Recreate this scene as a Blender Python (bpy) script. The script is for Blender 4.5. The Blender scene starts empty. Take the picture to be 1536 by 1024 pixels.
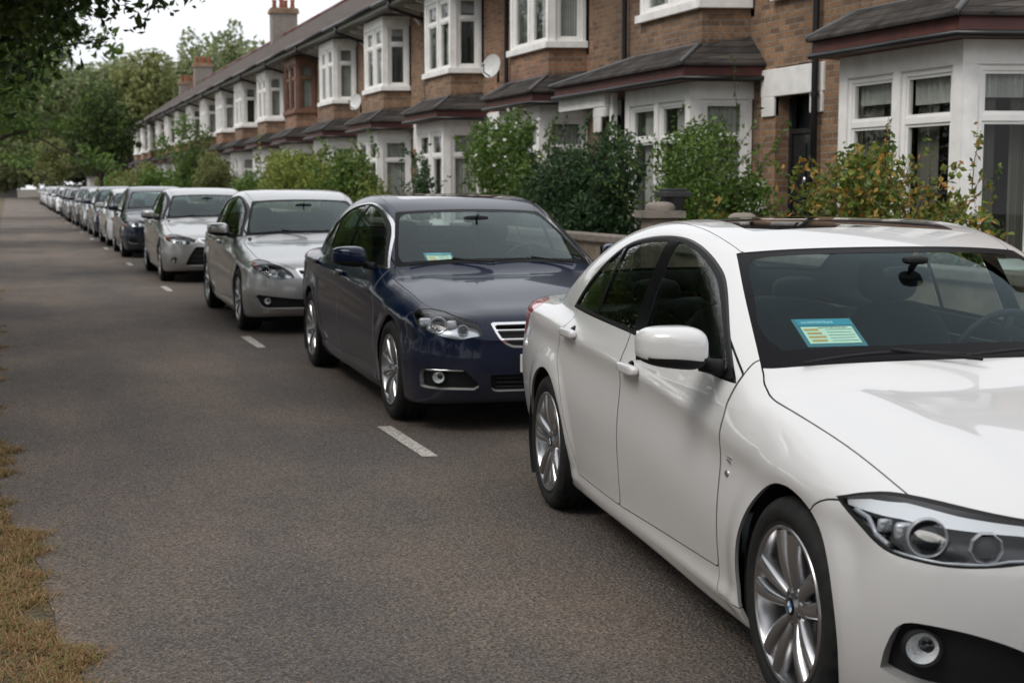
import bpy, bmesh, math, random
import numpy as np
from mathutils import Vector, Matrix, Euler
R = math.radians
SC = bpy.context.scene
COL = SC.collection

# ------------------------------------------------------------------ camera, world, sun, exposure
cam_d = bpy.data.cameras.new("camera"); cam = bpy.data.objects.new("camera", cam_d); COL.objects.link(cam)
cam_d.sensor_width = 36.0; cam_d.lens = 36.0 * 2180 / 1536
cam.location = (0, 0, 1.55)
cam.rotation_euler = (R(90 - 6.075), 0, -R(18.839))
cam_d.clip_start = 0.1; cam_d.clip_end = 3000
cam_d.dof.use_dof = True; cam_d.dof.focus_distance = 6.0; cam_d.dof.aperture_fstop = 4.6; cam_d.dof.aperture_blades = 7
SC.camera = cam
SC.view_settings.view_transform = 'Standard'; SC.view_settings.look = 'None'
SC.view_settings.exposure = 0.47; SC.view_settings.gamma = 1.0

SUN_EL, SUN_AZ = 50.0, 250.0          # azimuth the light comes from, clockwise from +Y
wd = bpy.data.worlds.new("World"); SC.world = wd; wd.use_nodes = True
nt = wd.node_tree; nt.nodes.clear()
sky = nt.nodes.new('ShaderNodeTexSky'); sky.sky_type = 'NISHITA'; sky.sun_disc = False
sky.sun_elevation = R(SUN_EL); sky.sun_rotation = R(SUN_AZ); sky.air_density = 1.0; sky.dust_density = 3.0; sky.ozone_density = 1.0
tc = nt.nodes.new('ShaderNodeTexCoord')
sep = nt.nodes.new('ShaderNodeSeparateXYZ'); nt.links.new(tc.outputs['Generated'], sep.inputs[0])
mp = nt.nodes.new('ShaderNodeMapping'); mp.inputs['Scale'].default_value = (1, 1, 2.6); nt.links.new(tc.outputs['Generated'], mp.inputs[0])
nz = nt.nodes.new('ShaderNodeTexNoise'); nz.inputs['Scale'].default_value = 2.1; nz.inputs['Detail'].default_value = 7; nz.inputs['Roughness'].default_value = 0.52
nt.links.new(mp.outputs[0], nz.inputs[0])
rp = nt.nodes.new('ShaderNodeValToRGB'); rp.color_ramp.elements[0].position = 0.32; rp.color_ramp.elements[1].position = 0.72
rp.color_ramp.elements[0].color = (7.6, 7.8, 8.2, 1); rp.color_ramp.elements[1].color = (10.2, 10.3, 10.5, 1)
nt.links.new(nz.outputs[0], rp.inputs[0])
mxs = nt.nodes.new('ShaderNodeMixRGB'); mxs.inputs[0].default_value = 0.9     # overcast: cloud covers most of the blue
nt.links.new(sky.outputs[0], mxs.inputs[1]); nt.links.new(rp.outputs[0], mxs.inputs[2])
bg = nt.nodes.new('ShaderNodeBackground'); bg.inputs[1].default_value = 0.1
nt.links.new(mxs.outputs[0], bg.inputs[0])
wo = nt.nodes.new('ShaderNodeOutputWorld'); nt.links.new(bg.outputs[0], wo.inputs[0])

sl = bpy.data.lights.new("sun", 'SUN'); sl.energy = 1.3; sl.angle = R(25); sl.color = (1.0, 0.96, 0.9)
so = bpy.data.objects.new("sun", sl); COL.objects.link(so)
_d = Vector((math.sin(R(SUN_AZ)) * math.cos(R(SUN_EL)), math.cos(R(SUN_AZ)) * math.cos(R(SUN_EL)), math.sin(R(SUN_EL))))
so.rotation_euler = _d.to_track_quat('Z', 'Y').to_euler(); so.location = _d * 50

# ------------------------------------------------------------------ materials
MATS = {}
def new_mat(name):
    m = bpy.data.materials.new(name); m.use_nodes = True
    return m, m.node_tree, m.node_tree.nodes['Principled BSDF']
def pmat(name, col, rough=0.5, metal=0.0, coat=0.0, spec=0.5, noise=0.0, nscale=8.0, bump=0.0, bscale=40.0, ior=None):
    if name in MATS: return MATS[name]
    m, t, b = new_mat(name)
    b.inputs['Base Color'].default_value = (*col, 1); b.inputs['Roughness'].default_value = rough
    b.inputs['Metallic'].default_value = metal; b.inputs['Coat Weight'].default_value = coat
    b.inputs['Coat Roughness'].default_value = 0.03; b.inputs['Specular IOR Level'].default_value = spec
    if noise > 0 or bump > 0:
        c = t.nodes.new('ShaderNodeTexCoord')
    if noise > 0:
        n = t.nodes.new('ShaderNodeTexNoise'); n.inputs['Scale'].default_value = nscale; n.inputs['Detail'].default_value = 5
        t.links.new(c.outputs['Object'], n.inputs[0])
        r = t.nodes.new('ShaderNodeMapRange'); r.inputs[1].default_value = 0.3; r.inputs[2].default_value = 0.7
        r.inputs[3].default_value = 1 - noise; r.inputs[4].default_value = 1 + noise
        t.links.new(n.outputs[0], r.inputs[0])
        x = t.nodes.new('ShaderNodeVectorMath'); x.operation = 'SCALE'; x.inputs[0].default_value = col
        t.links.new(r.outputs[0], x.inputs['Scale']); t.links.new(x.outputs[0], b.inputs['Base Color'])
    if bump > 0:
        n2 = t.nodes.new('ShaderNodeTexNoise'); n2.inputs['Scale'].default_value = bscale; n2.inputs['Detail'].default_value = 3
        t.links.new(c.outputs['Object'], n2.inputs[0])
        bu = t.nodes.new('ShaderNodeBump'); bu.inputs['Strength'].default_value = bump; bu.inputs['Distance'].default_value = 0.01
        t.links.new(n2.outputs[0], bu.inputs['Height']); t.links.new(bu.outputs[0], b.inputs['Normal'])
    MATS[name] = m
    return m
def paint(name, col, metal=0.0, rough=0.3, coat=1.0):
    """clear-coated car paint outside, plain dark trim on the inside of the shell"""
    if name in MATS: return MATS[name]
    m, t, b = new_mat(name)
    b.inputs['Base Color'].default_value = (*col, 1); b.inputs['Metallic'].default_value = metal; b.inputs['Roughness'].default_value = rough
    b.inputs['Specular IOR Level'].default_value = 0.5 if sum(col) > 0.6 else 0.12; b.inputs['Coat Weight'].default_value = coat; b.inputs['Coat Roughness'].default_value = 0.025; b.inputs['Coat IOR'].default_value = 1.5 if sum(col) > 0.6 else 1.42
    c = t.nodes.new('ShaderNodeTexCoord')
    n = t.nodes.new('ShaderNodeTexNoise'); n.inputs['Scale'].default_value = 2.3; n.inputs['Detail'].default_value = 6
    t.links.new(c.outputs['Object'], n.inputs[0])
    # road film: slightly duller and darker low down and in soft patches
    s = t.nodes.new('ShaderNodeSeparateXYZ'); t.links.new(c.outputs['Object'], s.inputs[0])
    r1 = t.nodes.new('ShaderNodeMapRange'); r1.inputs[1].default_value = 0.6; r1.inputs[2].default_value = 0.15; r1.inputs[3].default_value = 0; r1.inputs[4].default_value = 0.35
    t.links.new(s.outputs[2], r1.inputs[0])
    mu = t.nodes.new('ShaderNodeMath'); mu.operation = 'MULTIPLY'; t.links.new(n.outputs[0], mu.inputs[0]); t.links.new(r1.outputs[0], mu.inputs[1])
    mix = t.nodes.new('ShaderNodeMixRGB'); mix.inputs[1].default_value = (*col, 1); mix.inputs[2].default_value = (0.16, 0.14, 0.12, 1)
    t.links.new(mu.outputs[0], mix.inputs[0]); t.links.new(mix.outputs[0], b.inputs['Base Color'])
    g = t.nodes.new('ShaderNodeNewGeometry'); d = t.nodes.new('ShaderNodeBsdfDiffuse'); d.inputs[0].default_value = (0.24, 0.24, 0.235, 1)
    ms = t.nodes.new('ShaderNodeMixShader'); t.links.new(g.outputs['Backfacing'], ms.inputs[0])
    t.links.new(b.outputs[0], ms.inputs[1]); t.links.new(d.outputs[0], ms.inputs[2])
    t.links.new(ms.outputs[0], t.nodes['Material Output'].inputs[0])
    MATS[name] = m
    return m
def glassmat(name, tint=(0.75, 0.82, 0.80), refl=1.0, rough=0.0, ior=1.5):
    if name in MATS: return MATS[name]
    m = bpy.data.materials.new(name); m.use_nodes = True; t = m.node_tree; t.nodes.clear()
    o = t.nodes.new('ShaderNodeOutputMaterial'); tr = t.nodes.new('ShaderNodeBsdfTransparent'); tr.inputs[0].default_value = (*tint, 1)
    gl = t.nodes.new('ShaderNodeBsdfGlossy'); gl.inputs['Roughness'].default_value = rough; gl.inputs[0].default_value = (*refl, 1) if isinstance(refl, tuple) else (refl, refl, refl, 1)
    # the same reflectance from either side of the sheet (Schlick)
    ge = t.nodes.new('ShaderNodeNewGeometry'); dt = t.nodes.new('ShaderNodeVectorMath'); dt.operation = 'DOT_PRODUCT'; t.links.new(ge.outputs['Incoming'], dt.inputs[0]); t.links.new(ge.outputs['Normal'], dt.inputs[1])
    ab = t.nodes.new('ShaderNodeMath'); ab.operation = 'ABSOLUTE'; t.links.new(dt.outputs['Value'], ab.inputs[0])
    su = t.nodes.new('ShaderNodeMath'); su.operation = 'SUBTRACT'; su.inputs[0].default_value = 1.0; su.use_clamp = True; t.links.new(ab.outputs[0], su.inputs[1])
    pw = t.nodes.new('ShaderNodeMath'); pw.operation = 'POWER'; pw.inputs[1].default_value = 5.0; t.links.new(su.outputs[0], pw.inputs[0])
    f0 = ((ior - 1) / (ior + 1)) ** 2; ma = t.nodes.new('ShaderNodeMath'); ma.operation = 'MULTIPLY_ADD'; ma.inputs[1].default_value = 1 - f0; ma.inputs[2].default_value = f0; t.links.new(pw.outputs[0], ma.inputs[0])
    ms = t.nodes.new('ShaderNodeMixShader'); t.links.new(ma.outputs[0], ms.inputs[0]); t.links.new(tr.outputs[0], ms.inputs[1]); t.links.new(gl.outputs[0], ms.inputs[2])
    t.links.new(ms.outputs[0], o.inputs[0]); MATS[name] = m
    return m

BLACKGLOSS = pmat('gloss_black_trim', (0.005, 0.005, 0.006), 0.12, spec=0.25)
RUBBER = pmat('tyre_rubber', (0.014, 0.014, 0.014), 0.75, spec=0.25, noise=0.3, nscale=30)
SEAL = pmat('window_seal', (0.008, 0.008, 0.008), 0.6, spec=0.2)
TRIMG = pmat('cabin_trim_grey', (0.10, 0.10, 0.10), 0.8)
PLASTIC = pmat('dark_plastic', (0.012, 0.012, 0.013), 0.6, spec=0.25, bump=0.25, bscale=300)
CHROME = pmat('chrome', (0.75, 0.75, 0.75), 0.12, metal=1.0)
ALLOY = pmat('alloy', (0.42, 0.42, 0.43), 0.28, metal=1.0, coat=0.6)
ALLOYD = pmat('alloy_dark', (0.10, 0.10, 0.10), 0.5, metal=0.6)
DISC = pmat('brake_disc', (0.16, 0.15, 0.14), 0.45, metal=0.8)
INTER = pmat('cabin_cloth', (0.014, 0.014, 0.015), 0.9)
DASHM = pmat('dashboard_plastic', (0.050, 0.055, 0.058), 0.7)
WSGLASS2 = glassmat('windscreen_glass_green', (0.76, 0.86, 0.84), (0.80, 0.92, 0.92), ior=1.52)
WSGLASS = glassmat('windscreen_glass', (0.70, 0.82, 0.82), (0.42, 0.52, 0.55), ior=1.48)
SIDEGLASS = glassmat('side_glass', (0.58, 0.66, 0.64), 1.0, ior=1.95)
LAMPGLASS = glassmat('lamp_cover', (0.9, 0.92, 0.93), 1.0, ior=1.45)
REDLENS = pmat('red_lens', (0.42, 0.012, 0.010), 0.12, coat=1.0)
AMBER = pmat('amber_lens', (0.55, 0.10, 0.02), 0.15, coat=1.0)
PLATEM = pmat('number_plate_white', (0.62, 0.62, 0.58), 0.35)

# ------------------------------------------------------------------ object helpers
def tag(o, label=None, cat=None, group=None, kind=None):
    if label: o['label'] = label
    if cat: o['category'] = cat
    if group: o['group'] = group
    if kind: o['kind'] = kind
    return o
def empty(name, loc=(0, 0, 0), rz=0.0, parent=None):
    o = bpy.data.objects.new(name, None); COL.objects.link(o); o.location = loc; o.rotation_euler = (0, 0, rz); o.empty_display_size = 0.3
    o.parent = parent
    return o
def link(name, me, mats, parent=None):
    o = bpy.data.objects.new(name, me); COL.objects.link(o)
    for m in (mats if isinstance(mats, (list, tuple)) else [mats]): me.materials.append(m)
    o.parent = parent
    return o
def copy_tree(o, parent=None):
    c = o.copy(); COL.objects.link(c); c.parent = parent
    for ch in list(o.children): copy_tree(ch, c)
    return c
class MB:
    """collects simple solids; build() links them as one mesh object"""
    def __init__(s): s.v = []; s.f = []; s.m = []; s.sm = []
    def add(s, vs, fs, mi=0, smooth=False):
        k = len(s.v); s.v += [tuple(map(float, v)) for v in vs]; s.f += [tuple(i + k for i in f) for f in fs]; s.m += [mi] * len(fs); s.sm += [smooth] * len(fs); return s
    def box(s, x0, x1, y0, y1, z0, z1, mi=0):
        v = [(x, y, z) for x in (x0, x1) for y in (y0, y1) for z in (z0, z1)]
        return s.add(v, [(0, 1, 3, 2), (4, 6, 7, 5), (0, 4, 5, 1), (2, 3, 7, 6), (0, 2, 6, 4), (1, 5, 7, 3)], mi)
    def prism(s, poly, d, mi=0):
        """poly: 3-D points in order, extruded by the vector d"""
        n = len(poly); v = list(poly) + [tuple(np.add(p, d)) for p in poly]
        return s.add(v, [tuple(range(n))[::-1], tuple(range(n, 2 * n))] + [(i, (i + 1) % n, (i + 1) % n + n, i + n) for i in range(n)], mi)
    def tube(s, pts, r, n=10, mi=0, cap=True, smooth=True):
        P = [Vector(p) for p in pts]; rs = r if isinstance(r, (list, tuple)) else [r] * len(P); ring = []
        for i, p in enumerate(P):
            d = (P[min(i + 1, len(P) - 1)] - P[max(i - 1, 0)]).normalized()
            a = d.cross(Vector((0, 0, 1)) if abs(d.z) < 0.9 else Vector((1, 0, 0))).normalized(); b = d.cross(a)
            ring += [p + (a * math.cos(2 * math.pi * j / n) + b * math.sin(2 * math.pi * j / n)) * rs[i] for j in range(n)]
        f = [(i * n + j, i * n + (j + 1) % n, (i + 1) * n + (j + 1) % n, (i + 1) * n + j) for i in range(len(P) - 1) for j in range(n)]
        s.add(ring, f, mi, smooth)
        if cap:
            k = len(s.v) - len(ring)
            s.f += [tuple(k + j for j in range(n))[::-1], tuple(k + (len(P) - 1) * n + j for j in range(n))]; s.m += [mi] * 2; s.sm += [False] * 2
        return s
    def lathe(s, prof, axis='y', n=48, c=(0, 0, 0), mi=0, smooth=True):
        """prof: (radius, position along axis)"""
        v = []
        for r, t in prof:
            for j in range(n):
                a = 2 * math.pi * j / n; x, z = r * math.cos(a), r * math.sin(a)
                v.append({'y': (c[0] + x, c[1] + t, c[2] + z), 'z': (c[0] + x, c[1] + z, c[2] + t), 'x': (c[0] + t, c[1] + x, c[2] + z)}[axis])
        f = [(i * n + j, i * n + (j + 1) % n, (i + 1) * n + (j + 1) % n, (i + 1) * n + j) for i in range(len(prof) - 1) for j in range(n)]
        return s.add(v, f, mi, smooth)
    def mesh(s, name='mesh'):
        me = bpy.data.meshes.new(name); me.from_pydata(s.v, [], s.f)
        me.polygons.foreach_set('material_index', s.m); me.polygons.foreach_set('use_smooth', s.sm); me.update()
        return me
    def build(s, name, mats, parent=None, bevel=0.0, fix=True):
        me = s.mesh(name)
        if fix or bevel:
            bm = bmesh.new(); bm.from_mesh(me)
            if fix: bmesh.ops.recalc_face_normals(bm, faces=bm.faces)
            if bevel:
                es = [e for e in bm.edges if len(e.link_faces) == 2 and e.calc_face_angle(0) > 0.5]
                bmesh.ops.bevel(bm, geom=es, offset=bevel, segments=2, affect='EDGES', profile=0.6, clamp_overlap=True)
            bm.to_mesh(me); bm.free()
        return link(name, me, mats, parent)

# ------------------------------------------------------------------ car body: an implicit shell, meshed, cut into panels
def spline(xs, ys):
    """natural cubic through the knots, straight beyond the ends"""
    x = np.array(xs, float); y = np.array(ys, float); o = np.argsort(x); x, y = x[o], y[o]; n = len(x); h = np.diff(x)
    A = np.eye(n); b = np.zeros(n)
    for i in range(1, n - 1):
        A[i, i - 1] = h[i - 1]; A[i, i] = 2 * (h[i - 1] + h[i]); A[i, i + 1] = h[i]; b[i] = 6 * ((y[i + 1] - y[i]) / h[i] - (y[i] - y[i - 1]) / h[i - 1])
    M = np.linalg.solve(A, b)
    s0 = (y[1] - y[0]) / h[0] - h[0] * M[1] / 6; s1 = (y[-1] - y[-2]) / h[-1] + h[-1] * M[-2] / 6
    def f(t):
        t = np.asarray(t, float); i = np.clip(np.searchsorted(x, t) - 1, 0, n - 2); H = h[i]; a = (x[i + 1] - t) / H; c = (t - x[i]) / H
        r = a * y[i] + c * y[i + 1] + ((a ** 3 - a) * M[i] + (c ** 3 - c) * M[i + 1]) * H * H / 6
        return np.where(t < x[0], y[0] + s0 * (t - x[0]), np.where(t > x[-1], y[-1] + s1 * (t - x[-1]), r))
    return f
def smax(a, b, k):
    h = np.maximum(k - np.abs(a - b), 0) / k
    return np.maximum(a, b) + h * h * k * 0.25
def smin(a, b, k): return -smax(-a, -b, k)
def sstep(a, b, x):
    t = np.clip((x - a) / (b - a), 0, 1); return t * t * (3 - 2 * t)
def gauss(x, s): return np.exp(-(x / s) ** 2)

class Shell:
    """x forward (0 = front hub), y sideways, z up"""
    def __init__(s, p):
        s.p = p
        s.W = spline(*zip(*p['plan'])); s.sec = spline(*zip(*p['section'])); s.crz = spline(*zip(*p['crease']))
        s.deck = spline(*zip(*p['deck'])); s.roof = spline(*zip(*p['roof'])); s.nose = spline(*zip(*p['nose'])); s.tail = spline(*zip(*p['tail']))
        s.belt = spline(*zip(*p['belt'])); s.cabw = spline(*zip(*p['cabw'])); s.bot = spline(*zip(*p['bottom']))
    def F(s, P):
        p = s.p; x, y, z = P[..., 0], np.abs(P[..., 1]), P[..., 2]
        zc = s.crz(x)
        q = z - zc
        # body side: section by height relative to the crease line, wheel arch flares, sill tuck
        side = s.W(x) + s.sec(q) * p.get('secs', 1.0)
        for hx in (0.0, -p['wb']):
            r = np.hypot(x - hx, z - p['hub'])
            side = side + p['flare'] * (1 - sstep(p['arch'] + 0.015, p['arch'] + 0.13, r)) * sstep(0.05, 0.3, z)
        side = side + p['creased'] * gauss(q - 0.004, p.get('crew', 0.022)) * sstep(p['crx'][0], p['crx'][0] + 0.5, x) * (1 - sstep(p['crx'][1] - 0.5, p['crx'][1], x))
        side = side + p.get('sill', 0.020) * gauss(z - p.get('sillz', 0.220), 0.036) * (1 - sstep(-0.42, -0.30, x)) * sstep(-p['wb'] + 0.30, -p['wb'] + 0.42, x)
        # bonnet and boot lid
        hood = s.deck(x) - p['hoodc'] * y ** 2 - p.get('hoodc4', 0.05) * y ** 4
        if p.get('dome', 0):
            yc = 0.50 + 0.10 * (-x)          # two raised lines running back along the bonnet
            hood = hood + p['dome'] * gauss(y - yc, 0.07) * sstep(-0.75, -0.2, x) * (1 - sstep(0.45, 0.75, x)) + p['dome'] * 0.8 * (1 - sstep(yc - 0.10, yc + 0.02, y)) * sstep(-0.6, 0.0, x)
        L = smax((y - side), (z - hood) * 0.97, p['shr'])
        # nose and tail: curved in plan
        xf = s.nose(z) - p['nosep'][0] * y ** 2 - p['nosep'][1] * y ** 4 - p['nosep'][2] * y ** 8
        L = smax(L, (x - xf), p.get('noser', 0.07))
        xr = s.tail(z) + p['tailp'][0] * y ** 2 + p['tailp'][1] * y ** 6
        L = smax(L, (xr - x), p.get('tailr', 0.08))
        if 'frontfn' in p: L = p['frontfn'](s, x, y, z, L)
        L = smax(L, s.bot(x) - z, 0.04)
        # cabin
        zb = s.belt(x); t = (z - zb)
        cw = s.cabw(x) - p['tumble'] * np.maximum(t + 0.1, 0) - p['tumble2'] * np.maximum(t, 0) ** 2
        xs = x + p['wsc'] * y ** 2 * sstep(-1.9, -1.1, x) - p['rsc'] * y ** 2 * (1 - sstep(-2.2, -1.6, x))
        top = s.roof(xs) - p['roofc'] * y ** 2 - p['roofc'] * 1.2 * y ** 4
        G = smax(y - cw, (z - top) * p.get('tops', 0.92), p.get('cantr', 0.09))
        G = smax(G, s.bot(x) - z, 0.04)
        G = smax(smax(G, x - 0.15, 0.05), xr + 0.10 - x, 0.05)      # the cabin wedge ends inside the nose and the tail
        return smin(L, G, p.get('joinr', 0.035))
    def N(s, P, e=0.0015):
        g = np.stack([s.F(P + d) - s.F(P - d) for d in (np.eye(3) * e)], -1)
        return g / np.linalg.norm(g, axis=-1, keepdims=True)
    def grid(s, nl, na):
        p = s.p; x0, x1 = p['spine']; zc = 0.62
        caps = int(nl * 0.2); mid = nl - 2 * caps
        O = []; T = []
        for i in range(caps): O.append(x0); T.append(-math.pi / 2 * (1 - i / caps))
        for i in range(mid): O.append(x0 + (x1 - x0) * i / (mid - 1)); T.append(0.0)
        for i in range(caps): O.append(x1); T.append(math.pi / 2 * (i + 1) / caps)
        O = np.array(O); T = np.array(T); ph = np.linspace(-math.pi / 2, math.pi / 2, na)
        o = np.stack([np.repeat(O[:, None], na, 1), np.zeros((nl, na)), np.full((nl, na), zc)], -1)
        c = np.cos(T)[:, None]
        d = np.stack([np.repeat(np.sin(T)[:, None], na, 1), c * np.cos(ph)[None] + 0 * c, c * np.sin(ph)[None]], -1)
        lo = np.zeros((nl, na)); hi = np.full((nl, na), 3.0)
        for _ in range(34):
            m = (lo + hi) / 2; v = s.F(o + d * m[..., None]) < 0
            lo = np.where(v, m, lo); hi = np.where(v, hi, m)
        P = o + d * lo[..., None]; P[:, 0, 1] = 0; P[:, -1, 1] = 0; P[0, :, 1] = P[0, :, 1] * 0; P[-1, :, 1] = 0
        return P

def sd_poly(pts, U, V):
    """signed distance to a closed polygon, negative inside"""
    A = np.array(pts, float); B = np.roll(A, -1, 0); d = np.full(U.shape, 1e9); ins = np.zeros(U.shape, bool)
    for (ax, ay), (bx, by) in zip(A, B):
        ex, ey = bx - ax, by - ay; wx, wy = U - ax, V - ay
        t = np.clip((wx * ex + wy * ey) / (ex * ex + ey * ey + 1e-12), 0, 1)
        d = np.minimum(d, (wx - ex * t) ** 2 + (wy - ey * t) ** 2)
        c = ((ay <= V) & (by > V)) | ((by <= V) & (ay > V))
        with np.errstate(all='ignore'):
            ins ^= c & (U < ax + (V - ay) / np.where(by == ay, 1e-9, by - ay) * ex)
    return np.where(ins, -1, 1) * np.sqrt(d)
def rounded(pts, n=6, corner=None):
    """closed Catmull-Rom through the points; a point given as (x, y, 1) stays a corner"""
    P = [tuple(p) for p in pts]; m = len(P); out = []
    for i in range(m):
        p0, p1, p2, p3 = P[i - 1], P[i], P[(i + 1) % m], P[(i + 2) % m]
        if len(p1) > 2: p0 = (2 * p1[0] - p2[0], 2 * p1[1] - p2[1])
        if len(p2) > 2: p3 = (2 * p2[0] - p1[0], 2 * p2[1] - p1[1])
        for k in range(n):
            t = k / n
            out.append(tuple(0.5 * (2 * p1[j] + (p2[j] - p0[j]) * t + (2 * p0[j] - 5 * p1[j] + 4 * p2[j] - p3[j]) * t * t + (3 * p1[j] - p0[j] - 3 * p2[j] + p3[j]) * t ** 3) for j in (0, 1)))
    return out

class Cutter:
    def __init__(s, P, sh):
        nl, na, _ = P.shape; s.V = P.reshape(-1, 3); s.N = sh.N(s.V + np.array([0, 1e-5, 0]))
        idx = np.arange(nl * na).reshape(nl, na)
        q = np.stack([idx[:-1, :-1], idx[1:, :-1], idx[1:, 1:], idx[:-1, 1:]], -1).reshape(-1, 4)
        s.F = [tuple(map(int, r)) for r in q]; s.L = ['body'] * len(s.F)
    def cut(s, fn, name, within=('body',), where=None):
        """faces where fn < 0 get the label; faces crossed by fn = 0 are split there"""
        v = fn(s.V); v = np.where(np.abs(v) < 1e-5, 1e-5, v)
        within = set(within); F2 = []; L2 = []; cache = {}; nv = []; nn = []; base = len(s.V)
        mask = where(s.V, s.N) if where is not None else np.ones(len(s.V), bool)
        def cross(a, b):
            k = (a, b) if a < b else (b, a)
            if k not in cache:
                t = v[k[0]] / (v[k[0]] - v[k[1]]); cache[k] = base + len(nv)
                nv.append(s.V[k[0]] * (1 - t) + s.V[k[1]] * t); n = s.N[k[0]] * (1 - t) + s.N[k[1]] * t; nn.append(n / np.linalg.norm(n))
            return cache[k]
        sg = v < 0
        for f, l in zip(s.F, s.L):
            c = sum(sg[i] for i in f)
            if c == 0 or l not in within or not all(mask[i] for i in f): F2.append(f); L2.append(l); continue
            if c == len(f): F2.append(f); L2.append(name); continue
            a, b = [], []; n = len(f)
            for i in range(n):
                p, q = f[i], f[(i + 1) % n]
                (a if sg[p] else b).append(p)
                if sg[p] != sg[q]:
                    x = cross(p, q); a.append(x); b.append(x)
            if len(a) > 2: F2.append(tuple(a)); L2.append(name)
            if len(b) > 2: F2.append(tuple(b)); L2.append(l)
        s.F, s.L = F2, L2
        if nv: s.V = np.vstack([s.V, nv]); s.N = np.vstack([s.N, nn])
        # neighbours outside 'within' keep their unsplit edge: harmless hairline T-junctions under the seals
    def get(s, names, off=0.0, skirt=0.0, mirror=None, mats=None):
        """mesh of the labelled faces. mirror: None = this side, 'y' = other side, 'both' = joined"""
        names = [names] if isinstance(names, str) else list(names)
        fs = [(f, names.index(l)) for f, l in zip(s.F, s.L) if l in names]
        used = {}; V = []; NN = []; fo = []; mi = []
        for f, m in fs:
            g = []
            for i in f:
                if i not in used: used[i] = len(V); V.append(s.V[i] + s.N[i] * off); NN.append(s.N[i])
                g.append(used[i])
            fo.append(tuple(g)); mi.append(m)
        loopn = [[NN[i] for i in f] for f in fo]
        if skirt:
            ed = {}
            for k, f in enumerate(fo):
                for i in range(len(f)):
                    a, b = f[i], f[(i + 1) % len(f)]; e = (min(a, b), max(a, b)); ed.setdefault(e, []).append((a, b, k))
            for e, us in ed.items():
                if len(us) != 1: continue
                a, b, k = us[0]
                if abs(V[a][1]) < 1e-4 and abs(V[b][1]) < 1e-4: continue      # centre line
                k0 = len(V); la, lb = V[a] - NN[a] * skirt, V[b] - NN[b] * skirt
                V += [V[b], V[a], la, lb]; NN += [NN[b], NN[a], NN[a], NN[b]]
                fn = np.cross(V[a] - V[b], la - V[b]); fn = fn / (np.linalg.norm(fn) + 1e-12)
                fo.append((k0, k0 + 1, k0 + 2, k0 + 3)); mi.append(mi[k]); loopn.append([fn] * 4)
        if not fo: return [], [], [], []
        V = np.array(V)
        def flip(V, fo, loopn):
            W = V.copy(); W[:, 1] *= -1
            return W, [f[::-1] for f in fo], [[np.array([n[0], -n[1], n[2]]) for n in l[::-1]] for l in loopn]
        if mirror == 'y': V, fo, loopn = flip(V, fo, loopn)
        elif mirror == 'both':
            W, f2, l2 = flip(V, fo, loopn); k = len(V); cl = np.abs(V[:, 1]) < 1e-6; V = np.vstack([V, W]); fo = fo + [tuple(i if cl[i] else i + k for i in f) for f in f2]; loopn = loopn + l2; mi = mi + mi
        return V, fo, loopn, mi
def shell_mesh(data, flipf=True):
    V, fo, ln, mi = data
    # drop degenerate faces
    me = bpy.data.meshes.new('panel'); keep = [k for k, f in enumerate(fo) if len(set(f)) > 2]
    fo = [fo[k] for k in keep]; ln = [ln[k] for k in keep]; mi = [mi[k] for k in keep]
    # make winding agree with the normals
    F = []; LN = []
    for f, l in zip(fo, ln):
        n = np.cross(V[f[1]] - V[f[0]], V[f[2]] - V[f[0]]) + np.cross(V[f[2]] - V[f[0]], V[f[-1]] - V[f[0]])
        if np.dot(n, l[0]) < 0: f = f[::-1]; l = l[::-1]
        F.append(f); LN += l
    me.from_pydata([tuple(v) for v in V], [], F)
    me.polygons.foreach_set('material_index', mi); me.polygons.foreach_set('use_smooth', [True] * len(F)); me.update()
    if len(me.loops) == len(LN): me.normals_split_custom_set([tuple(map(float, n)) for n in LN])
    return me

# ------------------------------------------------------------------ car kit
def surf_y(sh, x, z, lo=0.0, hi=1.3):
    a, b = lo, hi
    for _ in range(24):
        m = (a + b) / 2
        if sh.F(np.array([x, m, z])) < 0: a = m
        else: b = m
    return a
def surf_s(sh, sc, z):
    """point on the front corner for the diagonal coordinate s = x - |y|"""
    a, b = 0.0, 1.3
    for _ in range(24):
        m = (a + b) / 2
        if sh.F(np.array([sc + m, m, z])) < 0: a = m
        else: b = m
    return np.array([sc + a, a, z])
def surf_x(sh, y, z, front=True):
    a, b = (0.0, 1.4) if front else (0.0, -5.0)
    for _ in range(26):
        m = (a + b) / 2
        if sh.F(np.array([m, y, z])) < 0: a = m
        else: b = m
    return a
def surf_z(sh, x, y):
    a, b = 0.6, 2.0
    for _ in range(24):
        m = (a + b) / 2
        if sh.F(np.array([x, y, m])) < 0: a = m
        else: b = m
    return a
def superblob(c, r, e=2.6, nu=28, nv=18, shape=None):
    V = []; F = []
    for i in range(nv + 1):
        ph = math.pi * (i / nv - 0.5)
        for j in range(nu):
            th = 2 * math.pi * j / nu
            d = np.array([math.cos(ph) * math.cos(th), math.cos(ph) * math.sin(th), math.sin(ph)])
            k = (abs(d[0]) ** e + abs(d[1]) ** e + abs(d[2]) ** e) ** (-1 / e); p = d * k
            if shape: p = np.array(shape(*p))
            V.append((c[0] + p[0] * r[0], c[1] + p[1] * r[1], c[2] + p[2] * r[2]))
    for i in range(nv):
        for j in range(nu): F.append((i * nu + j, i * nu + (j + 1) % nu, (i + 1) * nu + (j + 1) % nu, (i + 1) * nu + j))
    return V, F

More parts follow.
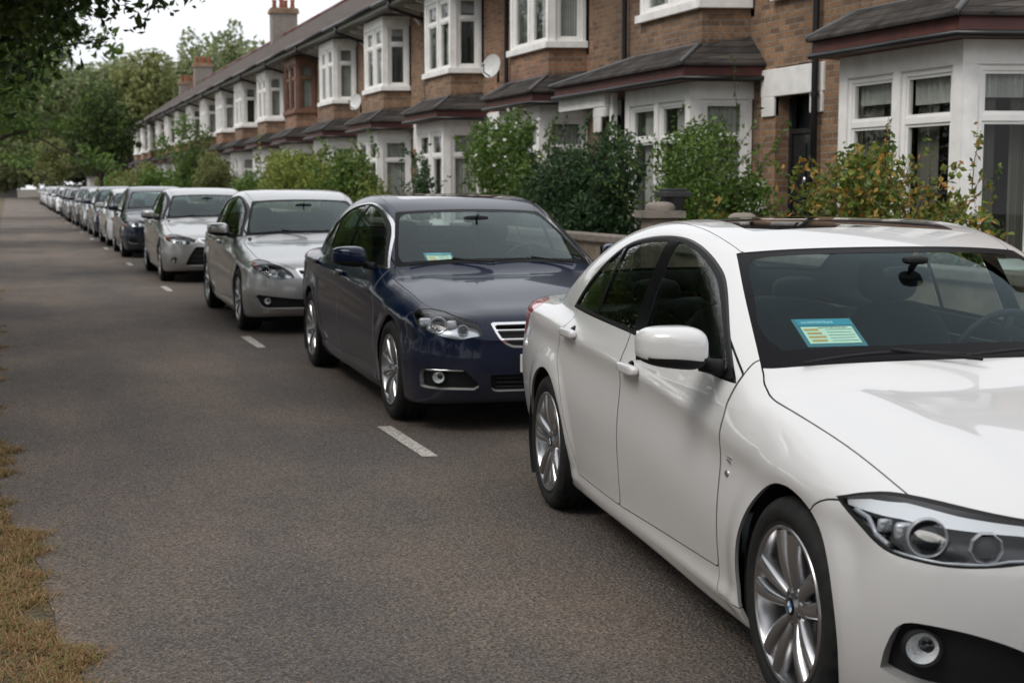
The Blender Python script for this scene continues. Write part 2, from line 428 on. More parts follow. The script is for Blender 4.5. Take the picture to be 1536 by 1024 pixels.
def wheel_meshes(style, rr=0.325, rim=0.232, lod=0):
    """outer face towards -y at y = 0"""
    n = 144 if lod == 0 else (64 if lod == 1 else 32); out = []
    t = MB(); w = 0.225
    prof = [(rim - 0.006, 0.016), (rim + 0.004, 0.010), (rim + 0.012, 0.006), (rim + 0.016, 0.008), (rim + 0.02, 0.003), (rim + 0.045, -0.003), (rr - 0.035, 0.0), (rr - 0.022, 0.005), (rr - 0.012, 0.014), (rr - 0.004, 0.028), (rr - 0.001, 0.040)]
    if lod < 2: prof += [(rr, 0.062), (rr - 0.008, 0.063), (rr - 0.008, 0.070), (rr, 0.071), (rr, 0.108), (rr - 0.008, 0.109), (rr - 0.008, 0.116), (rr, 0.117), (rr, 0.152), (rr - 0.008, 0.153), (rr - 0.008, 0.161), (rr, 0.162)]
    prof += [(rr - 0.001, w - 0.04), (rr - 0.012, w - 0.014), (rr - 0.04, w), (rim, w - 0.01)]
    t.lathe(prof, 'y', n)
    if lod == 0:                                   # cut the shoulder blocks
        v = t.v
        for i, (r0, tt) in enumerate(prof):
            if 7 < i < 12 or i in (15, 16, 19, 20):
                for j in range(n):
                    if j % 4 == 0:
                        x, y, z = v[i * n + j]; k = (r0 - 0.006) / r0; v[i * n + j] = (x * k, y, z * k)
    out.append(('tyre', t.mesh('tyre'), RUBBER))
    b = MB()
    b.lathe([(rim + 0.004, 0.012), (rim + 0.003, 0.004), (rim - 0.006, 0.003), (rim - 0.010, 0.012), (rim - 0.018, 0.03), (rim - 0.024, 0.10), (rim - 0.03, 0.19)], 'y', max(48, n // 2), mi=0)
    # spokes
    def spoke(a0, a1, wi, wo, r0, r1, dep, y0, y1):
        st = []
        K = 7
        for k in range(K):
            u = k / (K - 1); r = r0 + (r1 - r0) * u; a = a0 + (a1 - a0) * u ** 1.1
            yy = y0 + (y1 - y0) * u - 0.010 * math.sin(math.pi * u); ww = (wi + (wo - wi) * u) / 2; dd = dep * (1 - 0.3 * u)
            ca, sa = math.cos(a), math.sin(a)
            for (p, q) in ((-ww, dd), (-ww, 0.006), (-ww * 0.55, 0.0), (0, -0.003), (ww * 0.55, 0.0), (ww, 0.006), (ww, dd)):
                st.append((ca * r - sa * p, yy + q, sa * r + ca * p))
        m = 7; f = [(k * m + j, k * m + j + 1, (k + 1) * m + j + 1, (k + 1) * m + j) for k in range(K - 1) for j in range(m - 1)]
        b.add(st, f, 0, True)
    R0 = rim - 0.012
    if style == 'double5':
        for i in range(5):
            a = R(90 + 72 * i + 6)
            spoke(a - R(15), a - R(10.5), 0.026, 0.052, 0.048, R0, 0.05, 0.030, 0.006); spoke(a + R(15), a + R(10.5), 0.026, 0.052, 0.048, R0, 0.05, 0.030, 0.006)
    elif style == 'multi10':
        for i in range(10):
            a = R(36 * i + 8); spoke(a, a + R(5), 0.020, 0.034, 0.050, R0, 0.045, 0.03, 0.010)
    else:
        for i in range(7):
            a = R(360 / 7 * i + 8); spoke(a, a, 0.034, 0.052, 0.045, R0, 0.045, 0.03, 0.010)
    b.lathe([(0.0, 0.022), (0.034, 0.022), (0.036, 0.026), (0.052, 0.028), (0.062, 0.034), (0.066, 0.08)], 'y', 40, mi=0)
    if lod < 2:
        for i in range(5):
            a = R(72 * i + 126); b.lathe([(0.0, 0.0262), (0.008, 0.0262), (0.008, 0.033)], 'y', 10, c=(0.047 * math.cos(a), 0, 0.047 * math.sin(a)), mi=1)
    out.append(('rim', b.mesh('rim'), [ALLOY, ALLOYD]))
    d = MB(); d.lathe([(0.03, 0.095), (0.155, 0.095), (0.155, 0.115), (0.03, 0.115)], 'y', 40)
    d.lathe([(0.0, 0.13), (rim - 0.03, 0.13)], 'y', 24)
    out.append(('brake_disc', d.mesh('brake_disc'), DISC if lod < 2 else ALLOYD))
    if lod < 2:
        c = MB(); c.lathe([(0.0, 0.0195), (0.026, 0.0200), (0.0275, 0.023)], 'y', 32)
        if style == 'double5':
            for q, mi in ((0, 1), (1, 2), (2, 1), (3, 2)):
                ps_ = [(0, 0.0185, 0)] + [(0.0165 * math.cos(R(90 * q + 15 * k)), 0.0186, 0.0165 * math.sin(R(90 * q + 15 * k))) for k in range(7)]
                c.add(ps_, [tuple(range(8))], mi)
        out.append(('centre_cap', c.mesh('centre_cap'), [BLACKGLOSS if style == 'double5' else ALLOY, pmat('badge_blue', (0.02, 0.16, 0.38), 0.2), pmat('badge_white', (0.7, 0.72, 0.74), 0.2)]))
    return out

def seat_mb(mb, x, y, w=0.26, z0=0.42, hr=True, lean=0.22, h=0.62):
    """cushion, backrest and headrest of one seat, as one upholstered solid; faces +x"""
    V, F = superblob((x, y, z0), (0.27, w, 0.085), 3.5); mb.add(V, F, 0, True)
    def sh(px, py, pz): return (px - lean * (pz + 1) * 2.2, py * (1 - 0.14 * max(pz, 0) ** 2), pz)
    V, F = superblob((x - 0.20, y, z0 + 0.33), (0.085, w, h * 0.52), 3.2, shape=sh); mb.add(V, F, 0, True)
    if hr:
        xx = x - 0.20 - lean * 2.2 * 2 * 0.085 - 0.05; zt = z0 + 0.33 + h * 0.52
        V, F = superblob((xx - 0.015, y, zt + 0.085), (0.05, 0.135, 0.095), 3.0); mb.add(V, F, 0, True)
        for s in (-1, 1): mb.tube([(xx, y + s * 0.06, zt - 0.06), (xx - 0.01, y + s * 0.06, zt + 0.05)], 0.006, 6)

def interior(sh, sp, root, lod, wheel_side=1):
    wb = sp['wb']; xd = sp.get('dashx', -0.50)
    t = MB()
    W = 0.70
    prof = [(xd + 0.10, 0.90), (xd + 0.0, 0.945), (xd - 0.20, 0.965), (xd - 0.30, 0.93), (xd - 0.34, 0.78), (xd - 0.22, 0.50), (xd + 0.10, 0.50)]
    prof = [(x, z + sp.get('dashz', 0.0)) for x, z in prof]
    t.prism([(x, -W, z) for x, z in prof], (0, 2 * W, 0)); t.build('dashboard', DASHM, root, bevel=0.02)
    t = MB(); t.box(xd - 2.6, xd + 0.2, -0.74, 0.74, 0.28, 0.31)
    for s in (-1, 1): t.box(xd - 2.5, xd - 0.2, s * 0.755 - 0.02, s * 0.755 + 0.02, 0.3, 0.90)
    t.box(-wb + 0.02, -wb + 0.06, -0.70, 0.70, 0.3, 0.95); t.box(-wb - 0.42, -wb + 0.06, -0.66, 0.66, 0.93, 0.955)
    t.build('cabin_trim', TRIMG, root)
    xs = xd - 0.98
    for s in (-1, 1):
        m = MB(); seat_mb(m, xs, s * 0.36); m.build('seat', INTER, root, fix=False)
    if lod <= 1:
        m = MB(); V, F = superblob((xs - 0.95, 0, 0.42), (0.27, 0.64, 0.10), 4); m.add(V, F, 0, True)
        V, F = superblob((xs - 1.18, 0, 0.72), (0.09, 0.64, 0.30), 4, shape=lambda a, b, c: (a - 0.5 * (c + 1), b, c)); m.add(V, F, 0, True)
        for s in (-1, 1):
            V, F = superblob((xs - 1.30, s * 0.36, 1.04), (0.05, 0.12, 0.07), 3); m.add(V, F, 0, True)
        m.build('rear_seat', INTER, root, fix=False)
        m = MB(); V, F = superblob((xd - 0.95, 0, 0.60), (0.5, 0.11, 0.13), 5); m.add(V, F, 0, True); m.build('centre_console', DASHM, root, fix=False)
        # steering wheel
        me = MB(); c = Vector((xd - 0.44, wheel_side * 0.36, 0.93)); n = Vector((-0.92, 0, 0.39)).normalized(); a = Vector((0, 1, 0)); b = n.cross(a)
        me.tube([c + (a * math.cos(2 * math.pi * k / 28) + b * math.sin(2 * math.pi * k / 28)) * 0.18 for k in range(29)], 0.014, 8, cap=False)
        me.tube([c - a * 0.17, c, c + a * 0.17], 0.02, 8); me.tube([c, c - b * 0.17], 0.02, 8); me.tube([c, c - n * 0.16], 0.04, 8)
        me.build('steering_wheel', PLASTIC, root, fix=False)
        if 'rvm' in sp:
            x, z = sp['rvm']; m = MB(); V, F = superblob((x, 0.0, z), (0.014, 0.095, 0.026), 3.5); m.add(V, F, 0, True)
            m.tube([(x + 0.01, 0, z), (x + 0.05, 0, z + 0.035)], 0.008, 8)
            if lod == 0: m.tube([(x + 0.03, 0, z + 0.02), (x + 0.07, 0, z + 0.05)], 0.012, 8); V, F = superblob((x + 0.06, 0, z + 0.052), (0.035, 0.045, 0.016), 3); m.add(V, F, 0, True)
            m.build('rear_view_mirror', PLASTIC, root, fix=False)

def build_car(sp, name, body_mat, lod=0, wheel_style='double5', nl=None, na=None):
    """returns the root Empty (front hub, on the ground) with every part as a child"""
    sh = Shell(sp); wb = sp['wb']; hub = sp['hub']
    nl = nl or (330, 200, 110)[lod]; na = na or (190, 130, 76)[lod]
    C = Cutter(sh.grid(nl, na), sh); root = empty(name); g = 0.0028 if lod == 0 else (0.003 if lod == 1 else 0.004)
    XZ = lambda poly: (lambda V: sd_poly(poly, V[:, 0], V[:, 2]))
    SZ = lambda poly: (lambda V: sd_poly(poly, V[:, 0] - np.abs(V[:, 1]), V[:, 2]))
    YZ = lambda poly: (lambda V: sd_poly(poly, np.abs(V[:, 1]), V[:, 2]))
    XY = lambda poly: (lambda V: sd_poly(poly, V[:, 0], np.abs(V[:, 1])))
    side = lambda V, N: (N[:, 1] > 0.18) & (V[:, 1] > 0.3)
    front = lambda V, N: (V[:, 0] > 0.05)
    rear = lambda V, N: (V[:, 0] < -wb - 0.1)
    up = lambda V, N: N[:, 2] > 0.05
    def off(fn, d): return lambda V: fn(V) + d
    def panel(fn, lab, where, gap=g):
        C.cut(off(fn, gap), lab, ('body',), where)
        if gap: C.cut(off(fn, -gap), 'gap', ('body',), where)
    # wheel openings
    for hx in (0.0, -wb):
        C.cut(lambda V: np.where(np.abs(V[:, 1]) > 0.45, np.hypot(V[:, 0] - hx, V[:, 2] - hub) - sp['arch'], 1.0), 'arch')
    C.cut(lambda V: V[:, 2] - sh.bot(V[:, 0]) - 0.008, 'floor')
    # glass
    dl = XZ(sp['dlo'])
    C.cut(dl, 'chrome', ('body',), side)
    C.cut(off(dl, sp.get('chw', 0.011)), 'seal', ('chrome',), side)
    C.cut(off(dl, sp.get('chw', 0.011) + 0.012), 'side_glass', ('seal',), side)
    for q in sp['pillars']: C.cut(XZ(q), 'pillar', ('side_glass',), side)
    ws = lambda V: np.maximum(sd_poly(sp['ws'], V[:, 0] + sp['wsc'] * V[:, 1] ** 2, np.abs(V[:, 1])), -9)
    wn = lambda V, N: (N[:, 0] > 0.02) & (V[:, 2] > 0.85)
    C.cut(ws, 'ws_edge', ('body', 'chrome'), wn)
    wi = lambda V: sd_poly(sp['wsi'], V[:, 0] + sp['wsc'] * V[:, 1] ** 2, np.abs(V[:, 1]))
    C.cut(wi, 'windscreen', ('ws_edge',), wn)
    rs = lambda V: sd_poly(sp['rs'], V[:, 0] - sp['rsc'] * V[:, 1] ** 2, np.abs(V[:, 1]))
    rn = lambda V, N: (N[:, 0] < -0.02) & (V[:, 2] > 0.85)
    C.cut(rs, 'rs_edge', ('body',), rn); C.cut(off(rs, 0.035), 'rear_screen', ('rs_edge',), rn)
    # lamps, grilles
    lamp = SZ(sp['lamp']); C.cut(lamp, 'lamp_edge', ('body',), front); C.cut(off(lamp, 0.006 if lod == 0 else 0.004), 'lamp', ('lamp_edge',), front)
    if 'fog' in sp: C.cut(SZ(sp['fog']), 'fog', ('body',), front)
    if 'grille' in sp:
        gr = YZ(sp['grille']); C.cut(gr, 'grille_frame', ('body',), front); C.cut(off(gr, sp.get('grw', 0.014)), 'grille', ('grille_frame',), front)
    if 'intake' in sp: C.cut(YZ(sp['intake']), 'intake', ('body',), front)
    C.cut(XZ(sp['tlamp']), 'tail_lamp', ('body',), lambda V, N: V[:, 0] < -wb - 0.2)
    # panels
    if lod < 2 or True:
        panel(XY(sp['hood']), 'bonnet', lambda V, N: (N[:, 2] > 0.10) & (V[:, 2] > 0.55))
        for k, q in enumerate(sp['doors']):
            panel(XZ(q), 'door%d' % k, side)
        for k, (hx, hz) in enumerate(sp['handles']):
            if lod < 2: C.cut(lambda V: np.hypot((V[:, 0] - hx + 0.02) / 1.5, V[:, 2] - hz) - 0.030, 'scoop%d' % k, ('door%d' % k,), side)
        panel(XZ(sp['wing']), 'wing', side)
        C.cut(lambda V: 0.05 - V[:, 0], 'bumper', ('body',))
        if 'roofp' in sp: panel(XY(sp['roofp']), 'roof', lambda V, N: (N[:, 2] > 0.3) & (V[:, 2] > 1.05), 0.002)
        if 'sunroof' in sp:
            C.cut(XY(sp['sunroof']), 'sunroof', ('roof',), lambda V, N: (N[:, 2] > 0.3) & (V[:, 2] > 1.05))
    def put(nm, labs, mats, off_=0.0, skirt=0.0, mirror='both', parent=None):
        d = C.get(labs, off_, skirt, mirror)
        if len(d[0]) == 0: return None
        return link(nm, shell_mesh(d), mats, parent or root)
    put('body', 'body', body_mat, 0, 0.012)
    put('bonnet', 'bonnet', body_mat, 0, 0.014)
    put('front_bumper', 'bumper', body_mat, 0, 0.035)
    put('underside', 'floor', PLASTIC)
    put('panel_gaps', 'gap', SEAL, -0.013)
    if 'roofp' in sp: put('roof', 'roof', body_mat, 0.0, 0.01)
    if 'sunroof' in sp: put('sunroof', 'sunroof', pmat('roof_glass', (0.01, 0.01, 0.011), 0.04, coat=1.0), -0.002, 0.004)
    w = put('windscreen', 'windscreen', WSGLASS if lod == 0 else WSGLASS2, -0.004)
    put('windscreen_border', 'ws_edge', pmat('frit_black', (0.006, 0.006, 0.007), 0.3, spec=0.05), -0.003)
    w = put('rear_screen', 'rear_screen', SIDEGLASS, -0.004); put('rear_screen_border', 'rs_edge', SEAL, -0.003)
    for sd, mir in ((1, None), (-1, 'y')):
        put('front_wing', 'wing', body_mat, 0, 0.012, mir)
        for k, q in enumerate(sp['doors']):
            dn = 'front_door' if k == 0 else 'rear_door'
            d = put(dn, 'door%d' % k, body_mat, 0, 0.012, mir)
            hx, hz = sp['handles'][k]
            if lod < 2:
                put('handle_recess', 'scoop%d' % k, body_mat, -0.028, 0.0, mir, d)
            yy = surf_y(sh, hx, hz); V, F = superblob((hx, sd * (yy + 0.020), hz), (0.108, 0.019, 0.020), 4.0)
            m = MB(); m.add(V, F, 0, True); m.build('handle', body_mat, d, fix=False)
        put('side_windows', 'side_glass', SIDEGLASS, -0.006, 0, mir)
        put('window_trim', ['chrome', 'seal', 'pillar'], [CHROME if sp.get('chrometrim') else BLACKGLOSS, SEAL, BLACKGLOSS], 0.001, 0.004, mir)
        # door mirror
        mx, my, mz = sp['mirror']; ms = sp.get('mirrorsize', 1.0)
        def shp(a, b, c):
            a2 = a * (1 - 0.25 * max(b, 0)) if a > 0 else a * 0.55
            return (a2, b, c * (0.86 + 0.14 * (-b)) + 0.10 * b * (1 if c > 0 else 0))
        V, F = superblob((mx, 0, mz), (0.112 * ms, 0.110 * ms, 0.082 * ms), 3.3, 44, 30, shp)
        V = [(x - 0.05 * ((y + 0.1) / 0.22), sd * (my + y), z) for x, y, z in V]
        low = [sum(V[i][2] for i in f) / 4 < mz - 0.034 * ms for f in F]
        m = MB(); m.add(V, [f if sd > 0 else f[::-1] for f in F], 0, True); m.m = [1 if l else 0 for l in low]
        mo = m.build('door_mirror', [body_mat, PLASTIC], root, fix=False)
        m = MB(); m.tube([(mx - 0.01, sd * (my - 0.10), mz - 0.062 * ms), (mx + 0.03, sd * (my - 0.17), mz - 0.07)], [0.022, 0.03], 10)
        m.build('mirror_arm', PLASTIC, mo, fix=False)
        m = MB(); m.box(mx - 0.085 * ms, mx - 0.078 * ms, sd * my - 0.10 * ms, sd * my + 0.10 * ms, mz - 0.05 * ms, mz + 0.05 * ms)
        m.build('mirror_glass', pmat('mirror_silver', (0.8, 0.8, 0.8), 0.02, metal=1.0), mo)
        if lod == 0:
            m = MB(); pts = []
            for k in range(9):
                b = 0.02 + 0.095 * k / 8; pts.append((mx + 0.112 * (1 - 0.30 * (k / 8) ** 2) - 0.05 * ((b + 0.1) / 0.22) - 0.004, sd * (my + b - 0.03), mz - 0.027))
            m.tube(pts, 0.004, 6); m.build('mirror_indicator', PLASTIC, mo, fix=False)
        # headlamp
        dark = pmat('lamp_housing', (0.016, 0.016, 0.018), 0.3, metal=0.1) if sp.get('lampdark', True) else pmat('lamp_silver', (0.55, 0.56, 0.58), 0.25, metal=0.8)
        hl = put('headlight', 'lamp', LAMPGLASS, -0.001, 0, mir)
        put('lamp_housing', 'lamp', dark, -0.055, 0, mir, hl)
        put('lamp_seal', 'lamp_edge', SEAL, -0.001, 0.02, mir, hl)
        if sp.get('brow'):
            zt = sp['brow']
            def cutb(labels=('lamp',)): pass
            m = MB(); n = 26; pts = []
            for k in range(n + 1):
                u = k / n; sA = zt[0][0] + (zt[-1][0] - zt[0][0]) * u; za = float(np.interp(sA, [q[0] for q in zt], [q[1] for q in zt])); zb_ = float(np.interp(sA, [q[0] for q in zt], [q[2] for q in zt]))
                p = surf_s(sh, sA, za); q = surf_s(sh, sA, zb_)
                for pt, o in ((p, 0.012), (q, 0.020)):
                    nn = sh.N(pt[None])[0]; w_ = pt - nn * o; pts.append((w_[0], sd * w_[1], w_[2]))
            F = [(2 * k, 2 * k + 1, 2 * k + 3, 2 * k + 2) for k in range(n)]
            m.add(pts, F, 0, True); m.build('light_strip', pmat('light_strip', (0.62, 0.63, 0.65), 0.3, coat=0.5), hl)
        for (ls, lz, lr, kind) in sp.get('lenses', []):
            p = surf_s(sh, ls, lz); nn = sh.N(p[None])[0]; ax = Vector((0.93, 0.30, 0.0)).normalized()
            c = Vector(p) - Vector(nn) * 0.020 - ax * 0.008
            U = Vector((-ax.y, ax.x, 0)); Wv = Vector((0, 0, 1)); m = MB()
            def ringpt(r, t, a): return c + (U * math.cos(a) + Wv * math.sin(a)) * r + ax * t
            K = 36 if kind != 'hex' else 6
            def lathe2(prof, mi, K=36, sm=True):
                v = [ringpt(r, t, 2 * math.pi * j / K + R(30)) for r, t in prof for j in range(K)]
                v = [(q.x, sd * q.y, q.z) for q in v]
                m.add(v, [(i * K + j, i * K + (j + 1) % K, (i + 1) * K + (j + 1) % K, (i + 1) * K + j) for i in range(len(prof) - 1) for j in range(K)], mi, sm)
            lathe2([(lr * 0.87, -0.01), (lr * 0.89, 0.004), (lr * 0.94, 0.007), (lr * 0.99, 0.004), (lr * 1.0, -0.012)], 1, 36 if kind == 'round' else 9, kind == 'round')
            lathe2([(lr * 0.86, -0.012), (lr * 0.70, -0.022), (lr * 0.64, -0.012)], 2)
            lathe2([(lr * 0.64 * math.cos(a), -0.014 + lr * 0.5 * math.sin(a)) for a in [k * math.pi / 16 for k in range(9)]], 3)
            m.build('projector_lens', [SEAL, pmat('light_ring', (0.34, 0.35, 0.37), 0.25, metal=0.3, coat=0.6), dark, pmat('lens_dark', (0.025, 0.028, 0.032), 0.5, spec=0.12)], hl)
        for (pl, r_, o_) in sp.get('strips', []):
            m = MB(); pts = []
            for (a, b), (c, d) in zip(pl[:-1], pl[1:]):
                for k in range(6):
                    u = k / 6; p = surf_s(sh, a + (c - a) * u, b + (d - b) * u); nn = sh.N(p[None])[0]; w_ = p - nn * o_; pts.append((w_[0], sd * w_[1], w_[2]))
            m.tube(pts, r_, 6); m.build('light_guide', pmat('light_ring', (0.62, 0.64, 0.66), 0.2, metal=0.2, coat=0.6), hl, fix=False)
        if 'amber' in sp:
            p = surf_s(sh, *sp['amber']); nn = sh.N(p[None])[0]; c = p - nn * 0.02; V, F = superblob((c[0], sd * c[1], c[2]), (0.035, 0.02, 0.032), 2.2); m = MB(); m.add(V, F, 0, True); m.build('indicator_lens', AMBER, hl, fix=False)
        if 'reflector' in sp:
            m = MB()
            for (ls, lz, lr) in sp['reflector']:
                p = surf_s(sh, ls, lz); nn = sh.N(p[None])[0]; c = p - nn * 0.035; V, F = superblob((c[0], sd * c[1], c[2]), (lr * 0.5, lr, lr * 0.8), 4.5); m.add(V, F, 0, True)
            m.build('reflector', pmat('satin_reflector', (0.55, 0.56, 0.58), 0.35, metal=0.7, bump=0.8, bscale=70), hl, fix=False)
        # fog lamp
        if 'fog' in sp:
            fr = put('fog_recess', 'fog', PLASTIC, -0.034, 0, mir)
            if 'foglens' in sp and lod < 2:
                ls, lz, lr = sp['foglens']; p = surf_s(sh, ls, lz); nn = sh.N(p[None])[0]; ax = Vector((0.94, 0.34, 0)).normalized(); c = Vector(p) - Vector(nn) * 0.012
                U = Vector((-ax.y, ax.x, 0)); m = MB()
                def lt(prof, mi, K=32):
                    v = []
                    for r, t in prof:
                        for j in range(K):
                            q = c + (U * math.cos(2 * math.pi * j / K) + Vector((0, 0, 1)) * math.sin(2 * math.pi * j / K)) * r + ax * t; v.append((q.x, sd * q.y, q.z))
                    m.add(v, [(i * K + j, i * K + (j + 1) % K, (i + 1) * K + (j + 1) % K, (i + 1) * K + j) for i in range(len(prof) - 1) for j in range(K)], mi, True)
                lt([(lr * 1.22, -0.02), (lr * 1.2, 0.008), (lr * 1.05, 0.012), (lr * 1.02, 0.0)], 0)
                lt([(lr * 1.0, 0.002), (lr * 0.8, 0.010), (lr * 0.4, 0.016), (0.0005, 0.018)], 1)
                lt([(lr * 0.98, 0.0), (lr * 0.6, -0.02), (0.002, -0.03)], 2)
                m.build('fog_lamp', [PLASTIC, LAMPGLASS, pmat('reflector_chrome', (0.78, 0.78, 0.78), 0.3, metal=0.15, bump=1.0, bscale=90)], fr)
            if sp.get('fogtrim'):
                m = MB(); z0 = sp['fogtrim']; pts = []
                for k in range(12):
                    ss = z0[0] + (z0[1] - z0[0]) * k / 11; p = surf_s(sh, ss, z0[2]); nn = sh.N(p[None])[0]; q = p - nn * 0.008; pts.append((q[0], sd * q[1], q[2]))
                m.tube(pts, 0.007, 6); m.build('fog_trim', CHROME, fr, fix=False)
        put('tail_light', 'tail_lamp', REDLENS, 0.001, 0.012, mir)
    if 'grille' in sp:
        if min(q[0] for q in sp['grille']) > 0:
            for mir in (None, 'y'):
                gf = put('grille', 'grille_frame', CHROME, 0.002, 0.02, mir); put('grille_backing', 'grille', PLASTIC, -0.032, 0, mir, gf)
        else:
            gf = put('grille', 'grille_frame', CHROME, 0.002, 0.02); put('grille_backing', 'grille', PLASTIC, -0.032, 0, 'both', gf)
        m = MB(); y0 = min(q[0] for q in sp['grille']); y1 = max(q[0] for q in sp['grille']); z0 = min(q[1] for q in sp['grille']); z1 = max(q[1] for q in sp['grille'])
        nb = sp.get('bars', 3)
        for k in range(nb):
            z = z0 + (z1 - z0) * (k + 1) / (nb + 1)
            ys = [y for y in np.linspace(0, y1, 30) if float(sd_poly(sp['grille'], np.array([y]), np.array([z]))[0]) < -0.006]
            if len(ys) < 3: continue
            for sd in (1, -1):
                pts = [(surf_x(sh, y, z) - 0.012, sd * y, z) for y in ys]; m.tube(pts, sp.get('barr', 0.007), 6)
        if m.v: m.build('grille_bars', CHROME, gf, fix=False)
    if 'intake' in sp:
        ik = put('lower_intake', 'intake', PLASTIC, -0.034)
        m = MB(); z0 = min(q[1] for q in sp['intake']); z1 = max(q[1] for q in sp['intake']); y1 = max(q[0] for q in sp['intake'])
        for k in range(3):
            z = z0 + (z1 - z0) * (k + 1) / 4; pts = [(surf_x(sh, abs(y), z) - 0.02, y, z) for y in np.linspace(-y1 * 0.9, y1 * 0.9, 17)]; m.tube(pts, 0.006, 6)
        m.build('intake_bars', PLASTIC, ik, fix=False)
    # plate
    px = surf_x(sh, 0.0, sp['platez']); m = MB(); m.box(px - 0.005, px + 0.014, -0.26, 0.26, sp['platez'] - 0.055, sp['platez'] + 0.055)
    m.build('number_plate', PLATEM, root, bevel=0.004)
    # wheel wells and wheels
    n = 24
    for hx in (0.0, -wb):
        for s in (-1, 1):
            m = MB()
            ya = s * (surf_y(sh, hx + sp['arch'] * 0.7, hub + sp['arch'] * 0.72) - 0.02); yb = s * 0.50
            r = sp['arch'] + 0.006; v = [(hx + r * math.cos(a), y, hub + r * math.sin(a)) for y in (ya, yb) for a in [R(-35 + 250 * k / n) for k in range(n + 1)]]
            m.add(v, [(k, k + 1, n + 2 + k, n + 1 + k) for k in range(n)], 0, True); m.add([v[n + 1 + k] for k in range(n + 1)], [tuple(range(n + 1))], 0)
            m.build('wheel_arch_liner', PLASTIC, root, fix=False)
    wm = wheel_meshes(wheel_style, hub + 0.0, sp.get('rim', 0.232), lod)
    for hx in (0.0, -wb):
        for s in (-1, 1):
            we = empty('wheel', (hx, s * (sp.get('track', 0.882)), hub), 0 if s < 0 else math.pi, root)
            for nm, me, mt in wm:
                o = bpy.data.objects.new(nm, me); COL.objects.link(o); o.parent = we
                if not me.materials:
                    for q in (mt if isinstance(mt, list) else [mt]): me.materials.append(q)
    interior(sh, sp, root, lod)
    # wipers
    if lod < 2:
        for (y0, y1) in ((0.56, -0.10), (-0.05, -0.62)):
            m = MB(); pts = []
            for k in range(9):
                y = y0 + (y1 - y0) * k / 8; xx = sp['wiperx'] - 0.03 * math.sin(k / 8 * math.pi) - sp['wsc'] * y * y; z = surf_z(sh, xx, abs(y)) + 0.016; pts.append((xx, y, z))
            m.tube(pts, [0.006] * 9, 6); m.tube([(pts[4][0] + 0.0, pts[4][1], pts[4][2] + 0.01), (pts[0][0] + 0.05, pts[0][1] - 0.02, pts[0][2] - 0.005)], 0.007, 6)
            m.build('wiper', PLASTIC, root, fix=False)
    root['_sh'] = 0; del root['_sh']
    return root, sh

